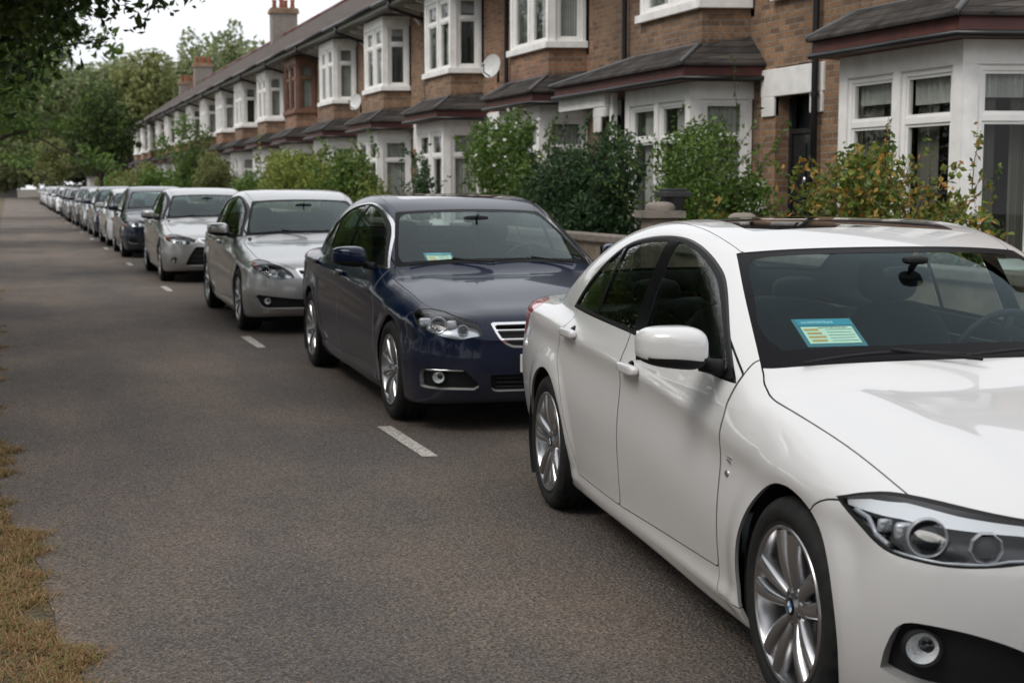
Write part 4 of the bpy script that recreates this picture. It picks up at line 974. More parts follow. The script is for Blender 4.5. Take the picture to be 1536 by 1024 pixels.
    bu = N('ShaderNodeBump'); bu.inputs['Strength'].default_value = bump; bu.inputs['Distance'].default_value = 0.012; Lk(ad.outputs[0], bu.inputs['Height']); Lk(bu.outputs[0], b.inputs['Normal'])
    return m
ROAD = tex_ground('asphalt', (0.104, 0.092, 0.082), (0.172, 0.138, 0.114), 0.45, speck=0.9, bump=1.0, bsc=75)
PAVE = tex_ground('paving', (0.13, 0.12, 0.11), (0.19, 0.175, 0.155), 1.5, bump=0.3)
KERB = pmat('kerb_stone', (0.24, 0.225, 0.20), 0.85, noise=0.25, nscale=6, bump=0.3)
SOIL = tex_ground('soil', (0.05, 0.04, 0.028), (0.09, 0.075, 0.045), 3.0, bump=0.8, bsc=40)
VERGE = tex_ground('verge_soil', (0.07, 0.055, 0.03), (0.12, 0.085, 0.04), 5.0, bump=0.8, bsc=50)
def sheet(name, pts, z, mat, h=None):
    m = MB()
    if h: m.prism([(x, y, z) for x, y in pts], (0, 0, h))
    else: m.add([(x, y, z) for x, y in pts], [tuple(range(len(pts)))])
    o = m.build(name, mat); tag(o, kind='structure'); return o
sheet('ground', [(-600, -60), (600, -60), (600, 900), (-600, 900)], -0.012, SOIL)
rng = random.Random(11)
edge = []
y = -4.0
while y < 250:
    base = float(np.interp(y, [-4, 2, 4.76, 5.56, 6.26, 7.6, 10, 14, 60, 250], [0.46, 0.36, 0.18, 0.08, 0.01, -0.12, -0.17, -0.24, -0.55, -1.2]))
    edge.append((base + rng.uniform(-0.05, 0.05), y)); y += 0.35 if y < 16 else 2.0
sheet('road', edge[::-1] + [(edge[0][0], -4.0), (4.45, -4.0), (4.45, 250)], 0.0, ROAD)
sheet('verge', [(-9.0, -4), (-9.0, 250)] + [(x + 0.02, y) for x, y in edge[::-1]], -0.004, VERGE)
# kerb and pavement
m = MB()
for k in range(120):
    y0 = -4 + k * 0.915 * 2.0
    m.box(4.45, 4.58, y0, y0 + 1.82, -0.05, 0.115)
o = m.build('kerb', KERB, bevel=0.012); tag(o, kind='structure')
sheet('pavement', [(4.58, -4), (6.02, -4), (6.02, 215), (4.58, 215)], -0.02, PAVE, 0.125)
m = MB(); m.box(6.2, 8.95, -4, 215, -0.01, 0.14); o = m.build('garden_ground', SOIL); tag(o, kind='structure')
def paint_mark(): 
    m, t, b = new_mat('road_paint'); c = t.nodes.new('ShaderNodeTexCoord'); n = t.nodes.new('ShaderNodeTexNoise'); n.inputs['Scale'].default_value = 45; n.inputs['Detail'].default_value = 6
    t.links.new(c.outputs['Object'], n.inputs[0]); r = t.nodes.new('ShaderNodeValToRGB'); r.color_ramp.elements[0].position = 0.36; r.color_ramp.elements[1].position = 0.52
    r.color_ramp.elements[0].color = (0.13, 0.12, 0.11, 1); r.color_ramp.elements[1].color = (0.46, 0.43, 0.38, 1); t.links.new(n.outputs[0], r.inputs[0]); t.links.new(r.outputs[0], b.inputs['Base Color']); b.inputs['Roughness'].default_value = 0.8
    return m
m = MB()
for y0 in (1.6, 7.98, 14.0, 22.1, 29.6, 37.5, 44.5, 51.5, 58, 65, 72, 79, 86, 93, 100, 107):
    xc = 2.225 if y0 < 20 else 2.16
    jj = [rng.uniform(-0.006, 0.006) for _ in range(4)]
    m.add([(xc - 0.046 + jj[0], y0, 0.004), (xc + 0.046 + jj[1], y0 + jj[2], 0.004), (xc + 0.046 + jj[3], y0 + 1.12, 0.004), (xc - 0.046, y0 + 1.12 + jj[0], 0.004)], [(0, 1, 2, 3)])
o = m.build('bay_markings', paint_mark()); tag(o, kind='structure')

# ------------------------------------------------------------------ foliage
def raw_mesh(name, V, quads, mats, mi=None, smooth=False):
    me = bpy.data.meshes.new(name); nv, nf = len(V), len(quads); k = quads.shape[1]
    me.vertices.add(nv); me.vertices.foreach_set('co', V.astype(np.float32).ravel())
    me.loops.add(nf * k); me.loops.foreach_set('vertex_index', quads.astype(np.int32).ravel())
    me.polygons.add(nf); me.polygons.foreach_set('loop_start', np.arange(0, nf * k, k, dtype=np.int32)); me.polygons.foreach_set('loop_total', np.full(nf, k, dtype=np.int32))
    if mi is not None: me.polygons.foreach_set('material_index', np.asarray(mi, dtype=np.int32))
    me.polygons.foreach_set('use_smooth', [smooth] * nf); me.update(calc_edges=True)
    for m in mats: me.materials.append(m)
    return me
def leafmat(name, cols, trans=0.35, rough=0.45):
    m, t, b = new_mat(name); N = t.nodes.new; Lk = t.links.new
    g = N('ShaderNodeNewGeometry'); r = N('ShaderNodeValToRGB'); r.color_ramp.elements[0].color = (*cols[0], 1); r.color_ramp.elements[1].color = (*cols[-1], 1)
    for i, c in enumerate(cols[1:-1]): e = r.color_ramp.elements.new((i + 1) / (len(cols) - 1)); e.color = (*c, 1)
    Lk(g.outputs['Random Per Island'], r.inputs[0]); Lk(r.outputs[0], b.inputs['Base Color']); b.inputs['Roughness'].default_value = rough; b.inputs['Specular IOR Level'].default_value = 0.35
    tr = N('ShaderNodeBsdfTranslucent'); Lk(r.outputs[0], tr.inputs[0]); ms = N('ShaderNodeMixShader'); ms.inputs[0].default_value = trans
    Lk(b.outputs[0], ms.inputs[1]); Lk(tr.outputs[0], ms.inputs[2]); Lk(ms.outputs[0], t.nodes['Material Output'].inputs[0])
    return m
L_DARK = leafmat('leaf_dark', [(0.022, 0.038, 0.010), (0.04, 0.072, 0.016), (0.07, 0.115, 0.024), (0.11, 0.15, 0.03)])
L_MID = leafmat('leaf_mid', [(0.06, 0.115, 0.02), (0.10, 0.18, 0.035), (0.16, 0.24, 0.05), (0.08, 0.14, 0.03)])
L_YEL = leafmat('leaf_yellow_green', [(0.12, 0.17, 0.03), (0.20, 0.26, 0.05), (0.28, 0.30, 0.07), (0.14, 0.19, 0.03)])
L_BLUE = leafmat('leaf_blue_green', [(0.03, 0.065, 0.03), (0.055, 0.11, 0.045), (0.09, 0.15, 0.055)])
L_AUT = leafmat('leaf_autumn', [(0.05, 0.10, 0.02), (0.09, 0.15, 0.03), (0.22, 0.20, 0.04), (0.40, 0.20, 0.04), (0.14, 0.18, 0.03), (0.07, 0.12, 0.02), (0.10, 0.16, 0.03)])
L_OLIVE = leafmat('leaf_olive', [(0.13, 0.16, 0.05), (0.19, 0.21, 0.07), (0.23, 0.24, 0.09)])
L_FAR = leafmat('leaf_hazed', [(0.14, 0.18, 0.08), (0.20, 0.24, 0.11), (0.26, 0.28, 0.13)])  # distance haze is put into these pale leaf colours
L_FLOWER = leafmat('petal_white', [(0.7, 0.7, 0.66), (0.55, 0.55, 0.5)], 0.2)
BARK = pmat('bark', (0.055, 0.042, 0.032), 0.9, noise=0.4, nscale=12, bump=1.0, bscale=30)
def leaves(centres, normals, size, rs, asp=0.55, jitter=0.35):
    """one small bent leaf (two quads) per centre"""
    n = len(centres); d = rs.normal(size=(n, 3)); d /= np.linalg.norm(d, axis=1)[:, None]
    if normals is not None: d = d * 0.75 + normals * 0.6; d /= np.linalg.norm(d, axis=1)[:, None]
    a = np.cross(d, rs.normal(size=(n, 3))); a /= np.linalg.norm(a, axis=1)[:, None]; b = np.cross(d, a)
    s = (size * (1 + jitter * rs.uniform(-1, 1, n)))[:, None]
    A, B, D = a * s, b * s * asp, d * s * 0.16
    V = np.stack([centres - A, centres - B * 0.9 + D, centres + A * 1.0, centres + B * 0.9 + D], 1).reshape(-1, 3)
    # fold along the midrib: vertices 0 and 2 low, 1 and 3 raised
    Q = np.arange(n * 4).reshape(n, 4)
    T = np.concatenate([Q[:, [0, 1, 2]], Q[:, [0, 2, 3]]], 1).reshape(-1, 3)
    return V, T
def crown_points(rs, n, blobs, shell=0.55):
    """points filling a set of ellipsoid clumps (centre, radii), thicker towards their skin"""
    w = np.array([r[0] * r[1] * r[2] for _, r in blobs]) ** (2 / 3); w /= w.sum(); k = rs.choice(len(blobs), n, p=w)
    C = np.array([c for c, _ in blobs])[k]; Rr = np.array([r for _, r in blobs])[k]
    d = rs.normal(size=(n, 3)); d /= np.linalg.norm(d, axis=1)[:, None]
    u = shell + (1.06 - shell) * rs.uniform(0, 1, n) ** 0.7
    return C + d * Rr * u[:, None], d
def make_blobs(rs, rx, ry, rz, cz, n, br=(0.28, 0.45)):
    out = []
    for _ in range(n):
        d = rs.normal(size=3); d /= np.linalg.norm(d); u = rs.uniform(0.25, 0.85)
        r = rs.uniform(*br); out.append(((d[0] * rx * u, d[1] * ry * u, cz + d[2] * rz * u), (rx * r, ry * r, rz * r * rs.uniform(0.7, 1.0))))
    return out
def limb(mb, p, d, L, r, depth, rs, tips):
    pts = [Vector(p)]; rad = [r]; d = Vector(d).normalized(); K = 5
    for k in range(K):
        d = (d + Vector(rs.normal(size=3) * 0.13) + Vector((0, 0, 0.04))).normalized(); pts.append(pts[-1] + d * L / K); rad.append(r * (1 - 0.45 * (k + 1) / K))
    mb.tube(pts, rad, 8 if depth > 1 else 5); tips.append(tuple(pts[-1]))
    if depth > 0:
        for _ in range(3 if depth > 1 else 2):
            k = rs.integers(2, K + 1); nd = (d + Vector(rs.normal(size=3) * 0.6)).normalized(); limb(mb, pts[k], nd, L * rs.uniform(0.55, 0.75), rad[k] * 0.7, depth - 1, rs, tips)
def make_tree(name, rs, H, rx, ry, mat, nleaf, lsize, trunk_h, trunk_r, lean=(0, 0), nblob=26, low=None, cz=None, shift=(0, 0), extra=()):
    root = empty(name); mb = MB(); tips = []
    top = Vector((lean[0], lean[1], trunk_h))
    mb.tube([(0, 0, -0.05), (0.02, 0.0, 0.25), tuple(top * 0.5), tuple(top)], [trunk_r * 1.5, trunk_r * 1.05, trunk_r * 0.9, trunk_r * 0.75], 14)
    czz = cz or (trunk_h + (H - trunk_h) * 0.5); rz = (H - (low if low is not None else trunk_h * 0.8)) / 2
    for k in range(6):
        a = 2 * math.pi * k / 6 + rs.uniform(0, 0.5); limb(mb, top - Vector((0, 0, rs.uniform(0, 0.4) * trunk_h * 0.4)), (math.cos(a) * 0.8, math.sin(a) * 0.8, rs.uniform(0.5, 1.2)), (H - trunk_h) * 0.42, trunk_r * 0.5, 2, rs, tips)
    mb.build('trunk', BARK, root, fix=False)
    bl = make_blobs(rs, rx, ry, rz, czz, nblob)
    bl = [((c[0] + lean[0] + shift[0], c[1] + lean[1] + shift[1], c[2]), r) for c, r in bl]
    bl += list(extra)
    tr_ = 0.10 * (rx + ry) * 0.5
    tp = np.array(tips)[rs.choice(len(tips), min(len(tips), 70), replace=False)]
    P, d = crown_points(rs, int(nleaf * 0.8), bl, 0.45)
    P2, d2 = crown_points(rs, int(nleaf * 0.2), [((a, b, c), (tr_ * 1.2, tr_ * 1.2, tr_ * 0.8)) for a, b, c in tp], 0.2)
    P, d = np.vstack([P, P2]), np.vstack([d, d2])
    V, T = leaves(P, d, lsize, rs)
    link('crown', raw_mesh('crown', V, T, [mat]), [], root)
    return root
rs = np.random.default_rng(4)
VERGE_T = 'trees along the grass verge'
# tree whose boughs hang into the top left of the picture
t0 = make_tree('street_tree', rs, 9.5, 3.9, 4.2, L_DARK, 90000, 0.060, 2.6, 0.20, (0.4, 0.0), 60, low=2.5, shift=(1.0, 0), extra=[((dx + rs.uniform(-0.3, 0.3), rs.uniform(-2.6, 2.4), dz + rs.uniform(-0.15, 0.3)), (0.75, 0.9, 0.42)) for dx, dz in ((3.3, 3.9), (3.1, 3.75), (2.9, 3.6), (3.2, 4.2), (2.6, 3.3), (2.4, 3.35), (2.5, 3.7), (2.0, 3.1), (2.1, 3.3), (1.9, 3.6), (1.6, 3.0), (1.4, 3.2), (2.8, 4.0), (2.2, 3.9), (1.7, 3.4), (2.9, 4.4))])
t0.location = (-2.25, 16.2, 0); tag(t0, 'dark leafy street tree whose boughs hang into the top left of the view', 'tree', VERGE_T)
t1 = make_tree('street_tree', rs, 9.0, 3.6, 3.6, L_MID, 22000, 0.085, 2.4, 0.18, (0.2, 0.1), 34, low=1.9)
t1.location = (-2.2, 27, 0); tag(t1, 'mid green verge tree standing behind the dark overhanging one', 'tree', VERGE_T)
t2 = copy_tree(t1); t2.location = (-2.1, 40, 0); t2.rotation_euler = (0, 0, 2.1); t2.scale = (1.0, 1.0, 0.95); tag(t2, 'third tree along the left verge, lower leaves almost at car height', 'tree', VERGE_T)
t3 = copy_tree(t1); t3.location = (-2.2, 54, 0); t3.rotation_euler = (0, 0, 4.0); t3.scale = (1.15, 1.15, 1.1); tag(t3, 'fourth tree along the left verge', 'tree', VERGE_T)
t4 = copy_tree(t1); t4.location = (-3.2, 74, 0); t4.rotation_euler = (0, 0, 1.2); t4.scale = (1.2, 1.2, 1.15); tag(t4, 'farthest tree along the left verge', 'tree', VERGE_T)
for x_, y_, r_, s_, lb in ((-6.6, 8.2, 0.7, 1.0, 'verge tree left of the camera, mirrored in the white saloon front window'), (-7.2, 17.5, 2.9, 1.05, 'verge tree left of the view, mirrored in the side windows'), (-5.2, -3.0, 1.9, 1.0, 'unseen tree added beside the camera to darken low reflections in the white paint'), (-3.4, -14.0, 0.4, 1.1, 'unseen tree added behind the camera to darken the car noses'), (7.4, -15.0, 2.6, 1.05, 'second unseen tree added behind the camera to darken the car noses')):  # last three: unseen trees added to darken reflections on the cars
    q = copy_tree(t0); q.location = (x_, y_, 0); q.rotation_euler = (0, 0, r_); q.scale = (s_, s_, s_ * 0.9); tag(q, lb, 'tree', VERGE_T)
tk = make_tree('street_tree', rs, 8.3, 2.6, 2.7, L_DARK, 9000, 0.13, 2.2, 0.17, (0, 0), 24, low=2.1)
tk.location = (5.15, 94, 0); tag(tk, 'dark round tree with bare trunk on the far pavement beyond the parked cars', 'tree')
tb = make_tree('round_tree', rs, 6.8, 2.2, 2.3, L_OLIVE, 9000, 0.12, 1.2, 0.14, (0, 0), 22, low=0.4)
tb.location = (3.6, 152, 0); tag(tb, 'small olive green round tree closing the end of the row of cars', 'tree')

hv, ht, ho = [], [], 0
for k in range(30):
    bl = make_blobs(rs, 0.9, 1.5, 1.3, 1.45, 9, (0.4, 0.6)); P, d = crown_points(rs, 2600, bl, 0.5); P = P[P[:, 2] > 0.02]; V, T = leaves(P, None, 0.06, rs); V = V + np.array([-5.6 + rs.uniform(-0.2, 0.2), -6 + k * 2.1, 0]); hv.append(V); ht.append(T + ho); ho += len(V)
hd = empty('hedge', (-5.6, 25, 0)); tag(hd, 'unseen tall hedge added behind the left verge to darken car reflections', 'hedge')  # out of view, added so the car sides mirror something dark
o = link('foliage', raw_mesh('foliage', np.vstack(hv) - np.array([-5.6, 25, 0]), np.vstack(ht), [L_DARK]), [], hd)
m = MB()
for k in range(30): m.tube([(0, -31 + k * 2.1, 0), (0.05, -31 + k * 2.1, 1.4)], [0.04, 0.02], 6)
m.build('stems', BARK, hd, fix=False)
# woodland behind the terrace
def crown_mesh(rs, H, rr, n, ls, mat, name='crown'):
    bl = make_blobs(rs, rr, rr, H * 0.42, H * 0.55, 16, (0.30, 0.5)); P, d = crown_points(rs, n, bl, 0.6); V, T = leaves(P, d, ls, rs); return V, T
VV, TT, off_ = [], [], 0
for k in range(52):
    xx = -2 + 64 * (k + rs.uniform(0, 1)) / 52; yy = rs.uniform(168, 235) + xx * 0.2; hh = rs.uniform(15, 19) + 2.5 * math.exp(-((xx - 30) / 16) ** 2); V, T = crown_mesh(rs, hh, rs.uniform(3.6, 5.2), 2500, 0.42, None)
    V = V + np.array([xx, yy, 0]); VV.append(V); TT.append(T + off_); off_ += len(V)
for k in range(48):
    xx = -46 + 110 * (k + rs.uniform(0, 1)) / 48; yy = rs.uniform(212, 222); hh = rs.uniform(6, 9); V, T = crown_mesh(rs, hh, rs.uniform(3.6, 5.0), 1800, 0.40, None)
    V = V + np.array([xx, yy, 0]); VV.append(V); TT.append(T + off_); off_ += len(V)
wd_ = link('woodland', raw_mesh('woodland', np.vstack(VV), np.vstack(TT), [L_FAR]), []); tag(wd_, 'hazy green woodland rising beyond the far end of the terrace', 'woodland', kind='stuff')
BACK_T = 'tall trees rising behind the terrace roofs'
for (xx, yy, H, rr, mt, lb) in ((24.5, 170, 19.5, 3.4, L_FAR, 'thin-topped tall tree rising highest above the roofs, left of the chimney with pots'), (31, 150, 17.5, 4.0, L_YEL, 'yellowish tree right behind the chimney with orange pots'), (13.5, 152, 15.0, 4.5, L_OLIVE, 'broad green tree over the far end of the terrace roofs'), (18.5, 165, 19.0, 4.2, L_FAR, 'rounded tree left of the tallest one above the roofs')):
    q = make_tree('tall_tree', rs, H, rr, rr, mt, 6500, 0.30, 4.0, 0.3, (0, 0), 22, low=3.5); q.location = (xx, yy, 0); tag(q, lb, 'tree', BACK_T)

# ------------------------------------------------------------------ shrubs in the front gardens
def sprigs(rs, base, n, L, ls, per, up=0.9, spread=0.5):
    """long shoots with leaves set along them"""
    C = []; S = []
    for k in range(n):
        b = np.array(base(rs)); d = np.array([rs.normal() * spread, rs.normal() * spread, up]); d /= np.linalg.norm(d); l = L * rs.uniform(0.5, 1.1); bend = rs.normal(size=3) * 0.25; pts = []
        for j in range(per):
            t = (j + 1) / per; p = b + d * l * t + bend * l * t * t * 0.6; pts.append(p); C.append(p + rs.normal(size=3) * ls * 0.55)
        S.append((b, b + d * l * 0.5 + bend * l * 0.15, pts[-1]))
    return np.array(C), S
def make_shrub(name, rs, loc, rx, ry, H, mat, n, ls, label, cat='shrub', nspr=0, sprL=0.7, extra=None, base=0.1, group=None, nb=16):
    root = empty(name, loc); bl = make_blobs(rs, rx, ry, (H - base) * 0.5, base + (H - base) * 0.48, nb, (0.3, 0.5)); P, d = crown_points(rs, n, bl, 0.35)
    k = P[:, 2] > 0.02; P, d = P[k], d[k]
    st = MB()
    for j in range(9):
        a = rs.uniform(0, 6.28); e = (math.cos(a) * rx * 0.55, math.sin(a) * ry * 0.55, H * rs.uniform(0.55, 0.85)); st.tube([(rs.normal() * 0.06, rs.normal() * 0.06, 0), (e[0] * 0.4, e[1] * 0.4, e[2] * 0.5), e], [0.02, 0.014, 0.005], 5)
    if nspr:
        C, S = sprigs(rs, lambda r: (r.uniform(-0.8, 0.8) * rx, r.uniform(-0.85, 0.85) * ry, H * r.uniform(0.45, 0.85)), nspr, sprL, ls, 22)
        for a, b, c in S: st.tube([tuple(a), tuple(b), tuple(c)], [0.006, 0.004, 0.002], 4, cap=False)
        P = np.vstack([P, C]); d = np.vstack([d, np.tile([0, 0, 0.3], (len(C), 1))])
    V, T = leaves(P, d, ls, rs)
    link('leaves', raw_mesh('leaves', V, T, [mat]), [], root)
    if extra:
        m2, n2, s2 = extra; i = rs.choice(len(P), n2); V, T = leaves(P[i] + d[i] * 0.05, d[i], s2, rs, 0.9); link('blossom' if m2 is L_FLOWER else 'young_leaves', raw_mesh('bl', V, T, [m2]), [], root)
    st.build('stems', BARK, root, fix=False)
    return tag(root, label, cat, group)
G = 'shrubs in the front gardens'; z0 = 0.14
make_shrub('shrub', rs, (6.8, 10.5, z0), 0.6, 1.3, 1.62, L_AUT, 20000, 0.034, 'orange and green autumn-tinted shrub in front of the nearest bay window', nspr=55, sprL=0.5, group=G, extra=(L_YEL, 3600, 0.03), nb=34)
make_shrub('climber', rs, (7.45, 15.2, z0), 0.5, 1.5, 2.15, L_MID, 12000, 0.036, 'airy green climber spread over the second house bay window', 'climber', nspr=52, sprL=0.8, group=G, nb=20)
make_shrub('shrub', rs, (6.75, 13.7, z0), 0.32, 0.55, 1.12, L_AUT, 4000, 0.038, 'low orange-leaved shrub beside the stone gate pier', nspr=8, sprL=0.4, group=G)
make_shrub('shrub', rs, (7.0, 17.6, z0), 0.75, 1.15, 2.35, L_BLUE, 15000, 0.038, 'dense dark blue-green shrub left of the stone gate pier', nspr=26, sprL=0.5, group=G)
make_shrub('climber', rs, (7.15, 21.2, z0), 0.55, 1.6, 2.55, L_MID, 13000, 0.040, 'tall climber dotted with white blossom before the third house', 'climber', nspr=44, sprL=0.6, group=G, extra=(L_FLOWER, 420, 0.035), nb=22)
make_shrub('shrub', rs, (7.1, 26.2, z0), 0.4, 0.6, 2.1, L_BLUE, 2200, 0.04, 'narrow dark shrub before the white ground floor bay of the fourth house', nspr=10, group=G)
make_shrub('shrub', rs, (6.8, 28.2, z0), 0.4, 0.7, 1.6, L_YEL, 1500, 0.04, 'small yellow-green bush between the narrow dark shrub and the big round one', nspr=8, group=G)
make_shrub('shrub', rs, (7.1, 32.0, z0), 1.0, 1.7, 2.45, L_MID, 12000, 0.055, 'big round mid green shrub before the fifth house', nspr=20, sprL=0.6, group=G, extra=(L_YEL, 1500, 0.05))
make_shrub('shrub', rs, (7.1, 38.5, z0), 1.0, 3.0, 2.6, L_YEL, 15000, 0.06, 'wide light yellow-green hedge-like shrub before the sixth house', nspr=30, sprL=0.7, group=G, nb=24)
make_shrub('shrub', rs, (7.0, 47.5, z0), 0.9, 1.6, 1.9, L_MID, 3500, 0.06, 'low green shrub left of the wide yellow-green one', group=G)
make_shrub('shrub', rs, (7.2, 56.5, z0), 1.1, 2.0, 3.0, L_OLIVE, 5000, 0.07, 'greyish olive bush in the gardens halfway down the terrace', group=G)
make_shrub('conifer', rs, (7.2, 66.5, z0), 1.4, 1.6, 4.5, L_MID, 6500, 0.08, 'upright bushy tree standing tallest in the front gardens', 'tree', group=G)
for k, (yy, hh, mt, lb) in enumerate(((75, 2.6, L_MID, 'green bush just beyond the tallest garden tree'), (84, 2.8, L_OLIVE, 'olive bush, second beyond the tallest garden tree'), (93, 2.5, L_YEL, 'yellow-green bush by the far pavement tree'), (104, 3.0, L_MID, 'last green bush before the end of the terrace'), (118, 3.0, L_OLIVE, 'rusty olive bush past the end of the terrace'))):
    make_shrub('shrub', rs, (6.8, yy, z0), 1.2, 2.4, hh, mt, 2600, 0.11, lb, group=G)

# ------------------------------------------------------------------ dry grass on the verge, fallen leaves
L_DRY = leafmat('dry_grass', [(0.30, 0.17, 0.08), (0.40, 0.25, 0.13), (0.16, 0.09, 0.045), (0.24, 0.12, 0.055), (0.22, 0.15, 0.06), (0.12, 0.16, 0.04), (0.30, 0.15, 0.07), (0.17, 0.18, 0.06), (0.38, 0.24, 0.13)], 0.25, 0.8)
def edge_x(y): return np.interp(y, [e[1] for e in edge], [e[0] for e in edge])
def blades(rs, n, y0, y1, depth, h, w, rim=False):
    y = rs.uniform(y0, y1, n); clump = 0.05 * np.sin(y * 3.1) + 0.05 * np.sin(y * 7.7 + 1) + 0.04 * np.sin(y * 17)
    x = edge_x(y) + clump - depth * rs.uniform(0, 1, n) ** 0.9 - 0.02 + 0.04 * rs.normal(size=n)
    if rim: x = edge_x(y) + clump * 1.1 - 0.055 + 0.045 * rs.normal(size=n) - 0.05 * rs.uniform(0, 1, n)
    a = rs.uniform(0, 2 * math.pi, n); L = h * rs.uniform(0.25, 1.0, n); le = h * rs.uniform(0.5, 1.5, n)
    dx, dy = np.cos(a), np.sin(a); px, py = -dy * w, dx * w
    b = np.stack([x, y, np.full(n, -0.005)], 1)
    mid = b + np.stack([dx * le * 0.55, dy * le * 0.55, L * 0.55], 1); tip = b + np.stack([dx * le, dy * le, L * rs.uniform(0.3, 1.0, n)], 1)
    pw = np.stack([px, py, 0 * px], 1)
    V = np.stack([b - pw, b + pw, mid + pw * 0.8, mid - pw * 0.8, tip + pw * 0.15, tip - pw * 0.15], 1).reshape(-1, 3)
    Q = (np.arange(n) * 6)[:, None]; F = np.concatenate([Q + [0, 1, 2, 3], Q + [3, 2, 4, 5]], 1).reshape(-1, 4)
    return V, F
V1, F1 = blades(rs, 42000, 2.5, 9.0, 1.1, 0.040, 0.0019); V2, F2 = blades(rs, 12000, 9.0, 24.0, 1.6, 0.05, 0.003)
V3, F3 = blades(rs, 20000, 2.5, 9.5, 1.0, 0.042, 0.0019, True); V4, F4 = blades(rs, 7000, 9.5, 24, 1.0, 0.05, 0.003, True)
Vs = [V1, V2, V3, V4]; Fs = [F1, F2, F3, F4]; of_ = np.cumsum([0] + [len(v) for v in Vs[:-1]])
gr = link('dry_grass', raw_mesh('dry_grass', np.vstack(Vs), np.vstack([f + o for f, o in zip(Fs, of_)]), [L_DRY]), []); tag(gr, 'dry brown grass spilling from the verge onto the asphalt', 'grass', kind='stuff')
n = 2600; yy = rs.uniform(3.2, 16, n); u = rs.uniform(0, 1, n) ** 4; P = np.stack([edge_x(yy) - 0.03 + u * 2.2, yy, np.full(n, 0.004)], 1)
V, T = leaves(P, np.tile([0, 0, 3.0], (n, 1)), 0.0075, rs, 0.4, 0.6); V[:, 2] = np.clip(V[:, 2], 0.002, 0.012)
fl = link('fallen_leaves', raw_mesh('fallen_leaves', V, T, [L_DRY]), []); tag(fl, 'small dry leaves scattered over the asphalt near the verge', 'leaves', kind='stuff')

# ------------------------------------------------------------------ the terrace
def brickmat(name, c1, c2, mortar, z=0.0):
    m, t, b = new_mat(name); N = t.nodes.new; Lk = t.links.new
    c = N('ShaderNodeTexCoord'); s = N('ShaderNodeSeparateXYZ'); Lk(c.outputs['Object'], s.inputs[0])
    a = N('ShaderNodeMath'); a.operation = 'ADD'; Lk(s.outputs[0], a.inputs[0]); Lk(s.outputs[1], a.inputs[1])
    v = N('ShaderNodeCombineXYZ'); Lk(a.outputs[0], v.inputs[0]); Lk(s.outputs[2], v.inputs[1])
    br = N('ShaderNodeTexBrick'); br.inputs['Scale'].default_value = 1.0; br.inputs['Brick Width'].default_value = 0.235; br.inputs['Row Height'].default_value = 0.078; br.inputs['Mortar Size'].default_value = 0.009
    br.inputs['Mortar Smooth'].default_value = 0.3; br.inputs['Bias'].default_value = -0.1
    br.inputs['Color1'].default_value = (*c1, 1); br.inputs['Color2'].default_value = (*c2, 1); br.inputs['Mortar'].default_value = (*mortar, 1); Lk(v.outputs[0], br.inputs[0])
    n = N('ShaderNodeTexNoise'); n.inputs['Scale'].default_value = 0.9; n.inputs['Detail'].default_value = 8; n.inputs['Roughness'].default_value = 0.65; Lk(c.outputs['Object'], n.inputs[0])
    r = N('ShaderNodeMapRange'); r.inputs[1].default_value = 0.3; r.inputs[2].default_value = 0.7; r.inputs[3].default_value = 0.62; r.inputs[4].default_value = 1.3; Lk(n.outputs[0], r.inputs[0])
    n3 = N('ShaderNodeTexNoise'); n3.inputs['Scale'].default_value = 22; n3.inputs['Detail'].default_value = 4; Lk(c.outputs['Object'], n3.inputs[0])
    r3 = N('ShaderNodeMapRange'); r3.inputs[1].default_value = 0.3; r3.inputs[2].default_value = 0.7; r3.inputs[3].default_value = 0.75; r3.inputs[4].default_value = 1.25; Lk(n3.outputs[0], r3.inputs[0])
    mu = N('ShaderNodeMath'); mu.operation = 'MULTIPLY'; Lk(r.outputs[0], mu.inputs[0]); Lk(r3.outputs[0], mu.inputs[1])
    x = N('ShaderNodeVectorMath'); x.operation = 'SCALE'; Lk(br.outputs[0], x.inputs[0]); Lk(mu.outputs[0], x.inputs['Scale']); Lk(x.outputs[0], b.inputs['Base Color'])
    b.inputs['Roughness'].default_value = 0.9
    bu = N('ShaderNodeBump'); bu.inputs['Strength'].default_value = 0.6; bu.inputs['Distance'].default_value = 0.008; bu.invert = True; Lk(br.outputs['Fac'], bu.inputs['Height']); Lk(bu.outputs[0], b.inputs['Normal'])
    MATS[name] = m; return m
BRICKS = [brickmat('brick_brown', (0.285, 0.165, 0.09), (0.135, 0.08, 0.048), (0.21, 0.18, 0.15)),
          brickmat('brick_red_brown', (0.29, 0.152, 0.086), (0.155, 0.083, 0.05), (0.22, 0.18, 0.15)),
          brickmat('brick_dark', (0.24, 0.14, 0.08), (0.12, 0.073, 0.046), (0.19, 0.16, 0.135))]
